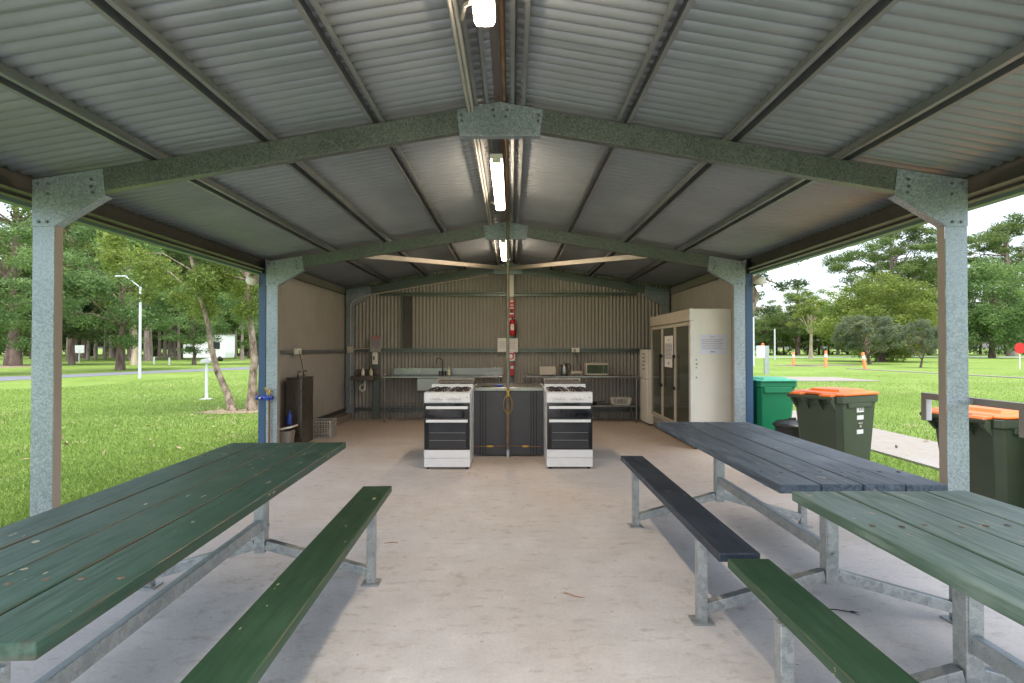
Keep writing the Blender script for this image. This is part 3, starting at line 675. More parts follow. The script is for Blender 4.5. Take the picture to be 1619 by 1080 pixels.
for i in range(13):
    x = -.15 + .025 * i; b.tube([(x, -.12, .005), (x * 1.2, -.145, .125)], .004, 5); b.tube([(x, .12, .005), (x * 1.2, .145, .125)], .004, 5)
for i in range(9):
    y = -.12 + .03 * i; b.tube([(-.15, y, .005), (-.18, y * 1.2, .125)], .004, 5); b.tube([(.15, y, .005), (.18, y * 1.2, .125)], .004, 5)
b.build('basket', M['offwhite'], e)
b = MB(); b.tube([(-.18, -.145, .127), (.18, -.145, .127), (.18, .145, .127), (-.18, .145, .127)], .008, 6, 0, True, True); b.build('rim', M['offwhite'], e)
e = empty('frying_pan', 'black frying pan on the lower shelf of the work bench', 'pan', (1.62, 10.45, .3305))
b = MB(); b.lathe([(.0001, .001), (.10, .001), (.125, .05), (.121, .05), (.098, .006), (.0001, .006)], (0, 0, 0), 20); b.build('pan', M['iron'], e)
b = MB(); b.tube([(.12, 0, .045), (.2, -.03, .06), (.26, -.05, .065)], .010, 6); b.build('handle', M['black'], e)
e = empty('hand_basin', 'small stainless hand basin in the left back corner', 'basin', (-2.82, 10.60, 0))
b = MB(); b.box(-.22, .22, -.22, .19, .80, .885); b.box(-.22, .22, .172, .19, .886, 1.0); b.build('bowl', M['steel_dark'], e, .012)
b = MB(); b.tube([(0, .02, .80), (0, .02, .68), (-.005, .02, .61), (-.05, .02, .575), (-.095, .02, .61), (-.10, .02, .66), (-.07, .06, .70), (-.07, .19, .70)], .022, 10); b.build('waste_trap', M['offwhite'], e)
b = MB(); b.tube([(.06, .16, .886), (.06, .16, .99), (.06, .10, 1.02), (.06, .05, 1.0)], .012, 8); b.build('tap', M['steel'], e)
for x, m_, lb in ((-2.86, 'offwhite', 'white pump bottle on the hand basin'), (-2.70, 'soap', 'yellow green soap bottle on the hand basin')):
    o = MB().lathe([(.0001, 0), (.034, 0), (.036, .01), (.034, .09), (.014, .115), (.010, .15), (.0001, .15)], (0, 0, 0), 14).build('soap_bottle', M[m_]); o.location = (x, 10.62, .8855); tag(o, lb, 'bottle')
e = empty('soap_dispenser', 'cream wall soap dispenser under the notice above the hand basin', 'dispenser', (-2.655, 10.80, 1.10))
b = MB(); b.box(-.05, .05, -.09, -.0005, 0, .24); b.build('case', M['offwhite'], e, .012)
b = MB(); b.box(-.028, .0, -.0925, -.0905, .09, .16); b.build('window', M['black'], e)
e = empty('conduit_line', 'beige conduit with a junction box rising up the left back corner post', 'conduit')
b = MB(); b.tube([(-3.15, 10.77, .3), (-3.15, 10.77, 2.28), (-3.10, 10.77, 2.38), (-2.9, 10.77, 2.47), (-.4, 10.77, 2.89)], .011, 8); b.build('pipe', M['beige'], e)
b = MB(); b.box(-3.21, -3.09, 10.72, 10.757, 1.33, 1.46); b.build('junction_box', M['beige'], e, .008)
b = MB(); b.tube([(-3.09, 10.745, 1.40), (-2.78, 10.79, 1.42)], .009, 6); b.build('branch_pipe', M['beige'], e)
def outlet(name, label, loc, rz, cord):
    e = empty(name, label, 'power outlet', loc, rz, 'power outlets on the wall rails')
    b = MB(); b.box(-.075, .075, -.06, -.0005, -.045, .045); b.build('case', M['offwhite'], e, .006)
    b = MB(); b.box(-.05, .0, -.075, -.0605, -.03, .02); b.build('plug', M['grey_plastic'], e, .004)
    b = MB(); b.tube(cord, .005, 6); b.build('cord', M['black'], e)
outlet('power_outlet', 'white power outlet with a hanging cord on the left wall rail', (-3.235, 8.25, 1.375), R(-90) if False else R(90), [(-.025, -.07, -.03), (0.02, -.09, -.2), (.06, -.10, -.36)])
outlet('power_outlet', 'white power outlet on the back wall rail above the work bench', (1.36, 10.812, 1.385), 0, [(-.025, -.07, -.03), (0.03, -.05, -.2), (.1, -.03, -.40)])

# notices (paper with lines of print too small to read)
def notice(label, loc, rz, w, h, m, lines, foot=None, cat='notice', head=None):
    e = empty('paper_notice', label, cat, loc, rz, 'paper notices')
    b = MB(); b.box(-w / 2, w / 2, -.002, 0, -h / 2, h / 2); b.build('sheet', m, e)
    b = MB(); rr = random.Random(int(w * 1000) + lines)
    for i in range(lines):
        z = h * (.24 - .46 * i / max(1, lines - 1)); x0, x1 = -w * .42, w * (.42 - .10 * rr.random())
        x = x0
        while x < x1:
            L = rr.uniform(.02, .06) * w / .4 * .6; b.box(x, min(x + L, x1), -.0032, -.0024, z - h * .012, z + h * .012); x += L + w * .012
    b.box(-w * .1, w * .1, -.0032, -.0024, h * .36, h * .385)
    b.build('print', M['ink'], e)
    if foot:
        b = MB()
        for i in range(4): b.box(-w * .09 + i * w * .047, -w * .09 + i * w * .047 + w * .036, -.0032, -.0024, -h * .40, -h * .34)
        b.build('emblem', foot, e)
    if head:
        b = MB(); b.box(-w * .45, w * .45, -.0032, -.0024, h * .42, h * .47); b.box(-w * .38, w * .38, -.0032, -.0024, h * .30, h * .35); b.build('heading', head, e)
    return e
notice('white landscape notice sheet at the centre of the back wall behind the pole', (.0, 10.795, 1.485), 0, .41, .28, M['paper2'], 5)
notice('notice board with a red heading above the soap dispenser', (-2.655, 10.800, 1.505), 0, .22, .31, M['grey_plastic'], 12, None, 'notice', M['red'])
notice('lilac notice sheet on the cream end panel of the display fridge', (2.915, 7.588, 1.478), 0, .375, .28, M['paper'], 6, M['ink_blue'])
notice('white notice sheet stuck on the middle glass door of the display fridge', (2.592, 8.60, 1.37), R(-90), .46, .50, M['paper2'], 12, M['ink'])
# fire point on the centre mullion
e = empty('fire_sign', 'tall red and white fire sign panel above the extinguisher', 'sign', (.055, 10.80, 2.19))
b = MB(); b.box(-.075, .075, -.004, 0, -.16, .23); b.build('panel', M['red'], e)
b = MB()
b.box(-.066, .066, -.0052, -.0044, .032, .05); b.box(-.066, .066, -.0052, -.0044, -.085, -.06)
b.box(-.06, -.02, -.0052, -.0044, -.03, .02); b.box(.0, .05, -.0052, -.0044, .16, .20); b.box(.0, .05, -.0052, -.0044, .09, .11); b.build('symbol', M['white'], e)
b = MB(); b.box(-.01, .05, -.0052, -.0044, -.05, .01); b.build('pictogram', M['black'], e)
b = MB(); b.box(-.075, .075, -.006, -.0045, -.25, -.165); b.build('lower_panel', M['white'], e)
o = MB().box(-.05, .05, -.003, 0, -.22, .22).build('pale_strip', M['offwhite']); o.location = (.07, 10.802, 2.68); tag(o, 'pale strip above the fire sign below the rear apex', 'strip')  # thin strip on the upper mullion, paler than the steel around it
e = empty('fire_extinguisher', 'red fire extinguisher hanging on the centre of the back wall', 'fire extinguisher', (.09, 10.73, 1.68))
b = MB(); b.lathe([(.0001, 0), (.055, 0), (.06, .01), (.06, .26), (.045, .30), (.02, .315), (.0001, .316)], (0, 0, 0), 18); b.build('cylinder', M['red'], e)
b = MB(); b.lathe([(.02, .316), (.02, .34)], (0, 0, 0), 10); b.box(-.012, .012, -.08, .03, .34, .352); b.box(-.012, .012, -.085, .02, .365, .375); b.build('valve_head', M['black'], e)
b = MB(); b.tube([(.03, -.0, .33), (.085, -.02, .25), (.08, -.02, .08), (.06, -.02, -.05)], .009, 6); b.build('hose', M['black'], e)
b = MB(); b.box(-.035, .035, -.0625, -.0605, .10, .22); b.build('label_plate', M['paper2'], e)
b = MB(); b.box(-.02, .02, .0605, .069, .1, .2); b.build('wall_bracket', M['black'], e)
e = empty('fire_blanket_sign', 'square red and white fire blanket sign below the central notice', 'sign', (.055, 10.80, 1.26))
b = MB(); b.box(-.09, .09, -.004, 0, -.09, .085); b.build('panel', M['white'], e)
b = MB(); b.lathe([(.07, -.0055), (.07, -.0045), (.045, -.0045), (.045, -.0055), (.07, -.0055)], (0, 0, -.0), 18, 0, 'y'); b.box(-.085, -.05, -.0055, -.0045, .04, .08); b.box(.05, .085, -.0055, -.0045, .04, .08); b.build('symbol', M['red'], e)
e = empty('fire_blanket', 'slim red fire blanket pouch hanging below the square fire sign', 'fire blanket', (.085, 10.79, 1.0))
b = MB(); b.box(-.035, .035, -.025, 0, -.13, .13); b.build('pouch', M['red'], e, .008)
b = MB(); b.box(-.03, .03, -.0275, -.0255, .01, .07); b.build('label_plate', M['paper2'], e)
b = MB(); b.box(-.02, -.005, -.026, -.002, -.18, -.1305); b.box(.005, .02, -.026, -.002, -.18, -.1305); b.build('pull_tab', M['black'], e)

for (x, y, a, L, lb) in ((.44, 3.12, 2.6, .07, 'thin orange twig lying on the bare floor right of centre'), (-.80, 3.95, .1, .05, 'short orange twig on the floor near the end of the left bench'), (1.86, 2.93, -.3, .09, 'dark curved twig on the floor under the blue table')):
    b = MB(); b.tube([(-L, 0, .003), (-L * .2, L * .15, .004), (L * .5, L * .05, .006), (L, -L * .2, .003)], [.0015, .003, .0025, .001], 5)
    b.add([(L * .3, L * .05, .004), (L * .7, L * .2, .006), (L * 1.1, L * .15, .004), (L * .7, -.0, .004)], [(0, 1, 2, 3)])
    o = b.build('twig', M['twig'] if a > 0 else M['iron']); o.location = (x, y, 0); o.rotation_euler = (0, 0, a); tag(o, lb, 'twig', 'twigs on the floor')

# ------------------------------------------------------------------ display fridge and small fridge
e = empty('display_fridge', 'tall cream display fridge with three glass doors facing the kitchen', 'fridge')
fx, f0, f1, fh = 2.60, 7.59, 9.78, 1.985
b = MB(); b.box(fx + .05, 3.19, f0 + .012, f1, .10, fh); b.build('cabinet', M['offwhite'], e, .006)
b = MB(); b.box(fx + .045, 3.185, f0, f0 + .0115, .03, fh - .004); b.build('end_panel', M['offwhite'], e, .004)
b = MB(); b.box(fx, fx + .045, f0 + .002, f1, fh - .17, fh); b.build('header', M['beige'], e, .005)
b = MB(); b.box(fx + .004, fx + .046, f0 - .004, f0 + .035, .20, fh - .175); b.build('front_trim', M['white'], e, .004)
b = MB(); b.box(fx - .002, fx + .046, f0 - .004, f0 + .035, fh - .172, fh + .002); b.build('header_cap', M['white'], e, .004)
dw = (f1 - f0 - .07) / 3
for i in range(3):
    a0 = f0 + .05 + i * dw; a1 = a0 + dw - .012
    b = MB(); b.box(fx + .006, fx + .044, a0, a0 + .04, .24, fh - .19); b.box(fx + .006, fx + .044, a1 - .04, a1, .24, fh - .19); b.box(fx + .006, fx + .044, a0 + .04, a1 - .04, .24, .29); b.box(fx + .006, fx + .044, a0 + .04, a1 - .04, fh - .235, fh - .19)
    d = b.build('glass_door', M['beige'], e, .003)
    b = MB(); b.box(fx + .018, fx + .03, a0 + .041, a1 - .041, .291, fh - .236); b.build('pane', M['fridge_glass'], d)
    hy = a1 - .02 if i < 2 else a0 + .02; b = MB(); b.tube([(fx - .03, hy, .80), (fx - .03, hy, 1.30)], .008, 8); b.box(fx - .036, fx + .005, hy - .012, hy + .012, .78, .83); b.box(fx - .036, fx + .005, hy - .012, hy + .012, 1.27, 1.32); b.build('handle', M['black'], d)
b = MB(); b.box(fx + .07, fx + .10, f0 + .03, f1, .0, .20)
b.build('plinth', M['black'], e)
b = MB()
for i in range(9): b.box(fx + .045, fx + .068, f0 + .03, f0 + .75, .02 + i * .02, .031 + i * .02); b.box(fx + .045, fx + .068, f1 - .75, f1, .02 + i * .02, .031 + i * .02)
b.build('vent_grille', M['taupe'], e)
b = MB()
for (z, w_) in ((1.25, .02), (1.19, .03), (1.14, .018), (1.0, .022)): b.box(fx + .075, fx + .075 + w_, f0 - .0015, f0 - .0003, z, z + .022)
b.build_each('rust_mark', M['taupe'], e)
e = empty('upright_fridge', 'narrow white two-door fridge in the right back corner beyond the display fridge', 'fridge')
b = MB(); b.box(2.60, 3.13, 9.86, 10.40, .03, 1.40); b.build('cabinet', M['offwhite'], e, .01)
b = MB(); b.box(2.555, 2.597, 9.86, 10.40, .86, 1.40); b.build('freezer_door', M['offwhite'], e, .01)
b = MB(); b.box(2.555, 2.597, 9.86, 10.40, .05, .85); b.build('fridge_door', M['offwhite'], e, .01)
b = MB()
for i in range(5): b.box(2.5535, 2.5545, 10.0 + .03 * (i % 2), 10.18 + .03 * (i % 2), 1.30 - .07 * i, 1.33 - .07 * i)
b.build('sticker', M['grey_plastic'], e)
b = MB(); b.box(2.62, 2.68, 9.9, 10.36, .0005, .0295); b.box(3.0, 3.1, 9.9, 10.36, .0005, .0295); b.build('foot', M['black'], e)

# ------------------------------------------------------------------ left side of the kitchen bay
e = empty('drinking_fountain', 'tall dark stainless drinking fountain cabinet against the left wall', 'fountain')
b = MB(); b.box(-3.19, -2.955, 7.78, 8.24, .02, .985); b.build('cabinet', M['steel_dark'], e, .018, 4)
b = MB(); b.box(-2.972, -2.952, 7.7765, 7.7795, .02, .985); b.build('edge_highlight', M['steel'], e)  # painted highlight: brighter steel strip down the cabinet's front corner
b = MB(); b.box(-3.195, -2.95, 7.775, 8.245, .9855, 1.0); b.build('top', M['steel'], e, .005)
for y in (7.90, 8.12):
    b = MB(); b.lathe([(.016, 1.0005), (.012, 1.03)], (-3.06, y, 0), 10); b.tube([(-3.06, y, 1.03), (-3.06, y, 1.07), (-3.04, y, 1.09), (-3.01, y, 1.07)], .008, 8); b.build('spout', M['iron'], e)
e = empty('waste_bin', 'small grey waste bin with a pale swing lid behind the left kitchen post', 'bin', (-3.085, 7.55, 0))
b = MB(); b.prism([(-.07, .001), (.07, .001), (.10, .27), (-.10, .27)], -.09, .09); b.build('bucket', M['taupe'], e, .01)
b = MB(); b.bar((-.11, 0, .285), (.13, 0, .335), .22, .022); b.build('lid', M['offwhite'], e, .006)
o = MB().lathe([(.0001, 0), (.035, 0), (.038, .01), (.038, .12), (.015, .16), (.015, .20), (.0001, .20)], (0, 0, 0), 12).build('spray_bottle', M['blue']); o.location = (-3.065, 7.62, .345); tag(o, 'blue bottle standing on the small grey waste bin', 'bottle')
e = empty('milk_crate', 'pale grey plastic milk crate on the floor beside the drinking fountain', 'crate', (-2.93, 8.60, 0), R(4))
b = MB(); w = .15; hh = .29
for (x, y) in ((-w, -w), (w, -w), (w, w), (-w, w)): b.box(x - .018, x + .018, y - .018, y + .018, .002, hh)
for z in (.0, .075, .15, .22, hh - .03):
    t2 = .022 if z > .25 or z == 0 else .010
    for s in (-1, 1): b.box(-w + .019, w - .019, s * w - .009, s * w + .009, z + .003, z + .003 + t2); b.box(s * w - .009, s * w + .009, -w + .019, w - .019, z + .003, z + .003 + t2)
for i in range(1, 7):
    x = -w + i * .043
    for s in (-1, 1): b.box(x - .006, x + .006, s * w - .007, s * w + .007, .03, hh - .03); b.box(s * w - .007, s * w + .007, x - .006, x + .006, .03, hh - .03)
b.box(-w, w, -w, w, .004, .010)
b.build('crate', M['grey_plastic'], e)
e = empty('water_tap_assembly', 'copper water riser with blue valve handles on the left kitchen post', 'tap', (-3.22, 7.25, 0))
b = MB(); b.tube([(.035, 0, .001), (.035, 0, .72), (.035, -.01, .76)], .013, 10); b.build('riser', M['copper'], e)
b = MB(); b.tube([(.035, -.01, .74), (.035, -.01, .83), (.005, -.03, .86), (-.01, -.035, .90)], .016, 8); b.lathe([(.02, .80), (.024, .82), (.015, .86)], (.035, -.01, 0), 10); b.tube([(.035, -.01, .86), (.07, -.05, .87), (.075, -.06, .83)], .012, 8); b.build('bib_tap', M['brass'], e)
b = MB(); b.tube([(-.12, -.02, .755), (.085, -.02, .765)], .012, 8, 1)
for x in (-.115, -.05, .0, .03, .075): b.lathe([(.012, -.02), (.028, -.015), (.028, .015), (.012, .02)], (x, -.02, .76), 10, 0, 'x', False)
b.box(-.02, .05, -.05, -.03, .725, .755); b.box(-.04, .01, -.04, -.02, .775, .80)
b.build('valve_handle', [M['blue'], M['offwhite']], e)
for s, lb in ((-1, 'left'), (1, 'right')):
    e = empty('flood_light', 'white floodlight under the eave at the %s kitchen corner' % lb, 'floodlight', (3.40 * s, 7.22, 2.33))
    b = MB(); b.lathe([(.0001, -.062), (.035, -.06), (.055, -.05), (.06, .03), (.03, .06), (.0001, .062)], (.02 * s, 0, .0), 14, 0, 'y'); b.build('lamp_head', M['offwhite'], e)
    b = MB(); b.box(-.05, .05, .07, .09, -.03, .08); b.bar((.02 * s, .02, .05), (0, .08, .08), .03, .02); b.build('bracket', M['beige'], e)

# ------------------------------------------------------------------ bins
def wheelie(label, loc, rz, body, lid, stickers=False, sc=1.0):
    """240 litre wheeled bin: front faces local -Y, handle and hinge at +Y"""
    e = empty('wheelie_bin', label, 'bin', loc, rz, 'wheeled rubbish bins'); e.scale = (sc, sc, sc)
    b = MB()
    def ring(z, hx, y0, y1, c):
        return [(-hx + c, y0, z), (hx - c, y0, z), (hx, y0 + c, z), (hx, y1 - c, z), (hx - c, y1, z), (-hx + c, y1, z), (-hx, y1 - c, z), (-hx, y0 + c, z)]
    rs = [ring(.03, .215, -.235, .20, .05), ring(.06, .225, -.25, .215, .05), ring(.20, .235, -.265, .235, .05), ring(.93, .275, -.335, .325, .05), ring(.935, .29, -.35, .34, .04), ring(1.0, .29, -.35, .34, .04), ring(1.0, .27, -.33, .32, .04), ring(.90, .265, -.32, .31, .04)]
    vs = [p for r_ in rs for p in r_]; fs = [(i * 8 + j, i * 8 + (j + 1) % 8, (i + 1) * 8 + (j + 1) % 8, (i + 1) * 8 + j) for i in range(len(rs) - 1) for j in range(8)]
    fs.append(tuple(range(7, -1, -1)))
    b.add(vs, fs); b.box(-.20, .20, -.352, -.30, .86, .934)
    for s in (-1, 1): b.box(s * .277 - .012, s * .277 + .012, -.20, .2, .89, .934)
    b.build('body', body, e, .012, 3)
    b = MB()
    for x in (-.22, -.08, .08, .22): b.prism([(.32, .86), (.34, .995), (.43, .985), (.40, .94)], x - .012, x + .012, 0, 'x')
    b.tube([(-.26, .415, .985), (.26, .415, .985)], .017, 10); b.build('handle', body, e)
    b = MB()
    rl = [ring(1.004, .298, -.37, .335, .05), ring(1.022, .298, -.37, .335, .05), ring(1.030, .28, -.35, .31, .06), ring(1.030, .22, -.27, .17, .05), ring(1.052, .20, -.25, .14, .05)]
    vs = [p for r_ in rl for p in r_]; fs = [(i * 8 + j, i * 8 + (j + 1) % 8, (i + 1) * 8 + (j + 1) % 8, (i + 1) * 8 + j) for i in range(len(rl) - 1) for j in range(8)] + [tuple(range(7, -1, -1)), tuple(range(32, 40))]
    b.add(vs, fs)
    for x in (-.17, .17): b.prism([(.33, 1.0), (.33, 1.022), (.40, 1.018), (.425, 1.002), (.41, .994)], x - .07, x + .07, 0, 'x')
    b.build('lid', lid, e, .008, 3)
    for s in (-1, 1):
        b = MB(); b.lathe([(.0001, -.022), (.07, -.022), (.09, -.016), (.1, 0), (.09, .016), (.07, .022), (.0001, .022)], (s * .245, .225, .1005), 20, 0, 'x'); b.build('wheel', M['black'], e)
    if stickers:
        b = MB(); sg = 1
        for y, z, h_, w_ in ((-.02, .845, .075, .12), (-.025, .775, .04, .11), (-.03, .64, .04, .11)):
            xx = -(.235 + .04 * (z - .2) / .73 + .001)
            b.box(xx - .004, xx + .003, y - w_ / 2, y + w_ / 2, z, z + h_)
        b.build_each('sticker', M['white'], e)
        b = MB(); xx = -(.235 + .04 * .55 / .73 + .002)
        for y, z, h_, w_ in ((-.03, .735, .012, .07), (-.03, .70, .025, .03)): b.box(xx - .003, xx + .002, y - w_ / 2, y + w_ / 2, z, z + h_)
        for k in range(3):
            b.box(-.279, -.2765, -.07 + .03 * k, -.055 + .03 * k, .86, .905)
        b.build_each('printed_mark', M['grey_plastic'], e)
    return e
wb = wheelie('dark green wheeled bin with an orange lid and white stickers, beyond the blue table', (3.41, 5.56, GZ), R(116), M['bin_dark'], M['orange'], True); wb.scale = (.93, .93, 1.055)
wb = wheelie('bright green wheeled bin with a teal lid beside the blue wall corner', (3.71, 7.72, GZ), R(4), M['bin_green'], M['bin_green_lid']); wb.scale = (1, 1, 1.06)
wheelie('dark green orange-lidded bin standing directly behind the right post', (3.93, 4.28, GZ), R(100), M['bin_dark'], M['orange'])
wheelie('dark green orange-lidded bin at the right edge of the picture', (4.30, 3.72, GZ), R(78), M['bin_dark'], M['orange'])
e = empty('dustbin', 'low round black dustbin with a ribbed domed lid between two wheeled bins', 'bin', (3.69, 6.92, GZ))
b = MB(); n = 36; prof = [(.17, .0), (.175, .02), (.205, .50), (.215, .51), (.215, .53)]
for pi_ in range(len(prof) - 1):
    pass
vs = []
for r_, z in prof:
    for j in range(n * 2):
        q = math.pi * j / n; rr = r_ + (.006 if j % 4 < 2 and .01 < z < .5 else 0); vs.append((rr * math.cos(q), rr * math.sin(q), z))
k = n * 2; fs = [(i * k + j, i * k + (j + 1) % k, (i + 1) * k + (j + 1) % k, (i + 1) * k + j) for i in range(len(prof) - 1) for j in range(k)] + [tuple(range(k - 1, -1, -1))]
b.add(vs, fs); b.build('tub', M['black'], e)
b = MB(); b.lathe([(.225, .525), (.235, .53), (.235, .55), (.20, .572), (.10, .60), (.03, .605), (.0001, .605)], (0, 0, 0), 32)
for j in range(8):
    q = j * math.pi / 4; b.bar((.06 * math.cos(q), .06 * math.sin(q), .607), (.21 * math.cos(q), .21 * math.sin(q), .572), .012, .012)
ld = b.build('lid', M['black'], e)
b = MB(); b.box(-.045, .045, -.012, .012, .6055, .635); b.build('lid_handle', M['black'], ld, .006)
e = empty('bin_rail', 'taupe steel rail with drop ends fixed outside the right front post', 'rail', (3.29, 0, 0))
b = MB(); b.box(0, .006, 3.36, 4.22, 1.032, 1.08); b.box(.006, .05, 3.36, 4.22, 1.075, 1.08); b.build('top_bar', M['taupe'], e, .002)
for y in (3.36, 4.172):
    b = MB(); b.box(0, .006, y, y + .048, .865, 1.0315); b.box(.006, .05, y + .043, y + .048, .865, 1.074) if y < 4 else b.box(.006, .05, y + .043, y + .048, .865, 1.074); b.build('drop_end', M['taupe'], e, .002)
    b = MB(); b.box(.002 if False else .0065, .05, y + .002, y + .0425, .867, 1.03); b.build('edge_block', M['pole'], e, .003)
b = MB(); b.box(-.038, -.0005, 3.74, 3.78, 1.035, 1.07); b.build('fixing', M['galv_plain'], e)

# ------------------------------------------------------------------ park furniture
def pole_obj(name, label, cat, x, y, h, r, m, extra=None, group=None):
    e = empty(name, label, cat, (x, y, GZ), 0, group)
    b = MB(); b.tube([(0, 0, 0), (0, 0, h)], [r, r * .8], 10); b.build('pole', m, e)
    if extra: extra(e, h)
    return e
def arm(e, h):
    b = MB(); b.tube([(0, 0, h - .05), (-.5, 0, h + .35), (-.75, 0, h + .50)], .022, 8); b.build('arm', M['pole'], e)
    b = MB(); b.box(-1.25, -.70, -.08, .08, h + .50, h + .56); b.build('lamp_head', M['pole'], e, .02)
pole_obj('street_lamp', 'white lamp pole with an arm beside the left road', 'lamp post', -18.6, 27.0, 4.6, .07, M['pole'], arm)
def tapbox(e, h):
    b = MB(); b.prism([(-.17, h - .02), (.14, h - .02), (.17, h + .06), (.08, h + .12), (-.12, h + .08)], -.09, .09); b.build('hood', M['pole'], e, .01)
    b = MB(); b.box(-.13, .13, -.13, .13, 0, .02); b.build('foot_plate', M['post_white'], e)
pole_obj('power_pedestal', 'short white service post with a hooded box beside the leaning paperbark', 'post', -9.0, 16.0, 1.1, .045, M['post_white'], tapbox)
for x, y, lb in ((-33.2, 50, 'white marker post left of the pair on the grass beyond the road'), (-30.5, 48, 'white marker post right of the pair on the grass beyond the road'), (-43.5, 47, 'white marker post in front of the big trunk at far left')):
    b = MB(); b.box(-.055, .055, -.055, .055, 0, .62); b.prism([(-.055, .62), (.055, .62), (0, .68)], -.055, .055); o = b.build('marker_post', M['post_white']); o.location = (x, y, GZ); tag(o, lb, 'post', 'white marker posts')
def small_sign(e, h):
    b = MB(); b.box(-.55, .55, -.03, -.01, h - .5, h + .3); b.build('sign_board', M['post_white'], e)
pole_obj('notice_post', 'small white sign on a post between the left trees', 'sign', -45.0, 56.0, 1.5, .05, M['pole'], small_sign)
pole_obj('lamp_post', 'tall thin white pole seen beside the blue wall corner at right', 'pole', 20.3, 45, 4.2, .09, M['pole'])
pole_obj('lamp_post', 'thin white pole in front of the far trees at right', 'pole', 34.3, 70, 4.0, .11, M['pole'])
def meter(e, h):
    b = MB(); b.box(-.55, -.14, -.12, .12, h - .75, h - .05); b.build('meter_box', M['post_white'], e, .01)
    b = MB(); b.lathe([(.06, h - .05), (.09, h + .02), (.05, h + .1), (.0001, h + .11)], (-.2, 0, 0), 10); b.build('beacon', M['hivis'], e)
e = empty('meter_post', 'galvanised post with a white meter box and an orange beacon behind the green bin', 'post', (14.75, 31.0, GZ))
b = MB(); b.box(-.13, .13, -.06, .06, 0, 1.65); b.build('post', M['galv_plain'], e)
meter(e, 1.7)
for x, y, h, tilt, lb in ((25.2, 48, 1.15, 0, 'orange bollard with a white band, leftmost of the three on the right lawn'), (25.15, 43, 1.3, 2, 'thick orange bollard in the middle of the three on the right lawn'), (25.7, 39, 1.2, -8, 'leaning orange bollard, rightmost of the three on the right lawn')):
    e = empty('safety_bollard', lb, 'bollard', (x, y, GZ), 0, 'orange bollards around the dug ground'); e.rotation_euler = (0, R(tilt), 0)
    b = MB(); b.lathe([(.15, 0), (.15, .05), (.105, .08), (.095, h), (.0001, h)], (0, 0, 0), 12); b.build('tube', M['hivis'], e)
    b = MB(); b.lathe([(.104, h * .60), (.103, h * .80)], (0, 0, 0), 12); b.build('reflective_band', M['post_white'], e)
e = empty('round_sign', 'round red sign on a white pole at the right edge of the lawn', 'sign', (36.9, 39, GZ))
b = MB(); b.tube([(0, 0, 0), (0, 0, 1.35)], .04, 8); b.build('pole', M['post_white'], e)
b = MB(); b.lathe([(.0001, -.05), (.42, -.05), (.42, -.03), (.0001, -.03)], (0, 0, 1.5), 8, 0, 'y', False); b.build('sign_face', M['red'], e)
e = empty('caravan', 'white caravan with dark windows parked under the left trees', 'caravan', (-34.6, 62.0, GZ))
b = MB(); b.prism([(-2.6, .36), (2.1, .36), (2.2, 1.0), (2.2, 3.05), (-.2, 3.05), (-.3, 2.0), (-2.6, 1.95)], -1.1, 1.1); b.build('body', M['caravan'], e, .08)
b = MB(); b.box(.3, 1.6, -1.13, -1.105, 1.4, 2.2); b.build('window', M['window'], e)
b = MB(); b.box(-2.3, -1.4, -1.13, -1.105, 1.1, 1.7); b.build('window', M['window'], e)
b = MB(); b.box(2.23, 2.3, -1.2, 1.2, 3.0, 3.1); b.box(-.3, 2.23, -1.2, 1.2, 3.06, 3.12); b.build('roof', M['taupe'], e)
for x in (.9, 1.6):
    b = MB(); b.lathe([(.0001, -1.12), (.27, -1.12), (.30, -1.05), (.30, -.9), (.0001, -.9)], (x, 0, .301), 16, 0, 'y'); b.build('wheel', M['black'], e)

# ------------------------------------------------------------------ trees
def leaf_mesh(name, P, size, mat, droop=0.0, aspect=0.42, seed=0, flat=0.3):
    g = np.random.default_rng(seed); n = len(P)
    d = g.normal(size=(n, 3)); d[:, 2] = d[:, 2] * .7 - droop; d /= np.linalg.norm(d, axis=1)[:, None]
    u = g.normal(size=(n, 3)); u[:, 2] += flat * 2; s = np.cross(d, u); s /= (np.linalg.norm(s, axis=1)[:, None] + 1e-9)
    L = size * g.uniform(.6, 1.4, (n, 1)); w = L * aspect * g.uniform(.7, 1.3, (n, 1))
    v = np.empty((n, 4, 3)); v[:, 0] = P - d * L * .5; v[:, 1] = P + s * w * .5 - d * L * .08; v[:, 2] = P + d * L * .5; v[:, 3] = P - s * w * .5 - d * L * .08
    return fast_mesh(name, v.reshape(-1, 3), 4, mat, g.random(n) ** 1.2)
def fast_mesh(name, v, k, mat, tint):
    me = bpy.data.meshes.new(name); nv = len(v); n = nv // k
    me.vertices.add(nv); me.vertices.foreach_set('co', v.astype(np.float32).ravel())
    me.loops.add(nv); me.loops.foreach_set('vertex_index', np.arange(nv, dtype=np.int32))
    me.polygons.add(n); me.polygons.foreach_set('loop_start', np.arange(0, nv, k, dtype=np.int32)); 
    a = me.attributes.new('tint', 'FLOAT', 'FACE'); a.data.foreach_set('value', np.clip(tint, 0, 1).astype(np.float32))
    me.materials.append(mat); me.update(calc_edges=True); me.validate()
    return me
def clump_points(clumps, n, seed, shell=0.55):
    g = np.random.default_rng(seed); C = np.array(clumps); vol = C[:, 3] * C[:, 4] * C[:, 5]; vol = vol ** .8
    idx = g.choice(len(C), n, p=vol / vol.sum()); d = g.normal(size=(n, 3)); d /= np.linalg.norm(d, axis=1)[:, None]
    r = g.random(n) ** shell * g.uniform(.75, 1.12, n)
    return C[idx, :3] + d * r[:, None] * C[idx, 3:6], idx
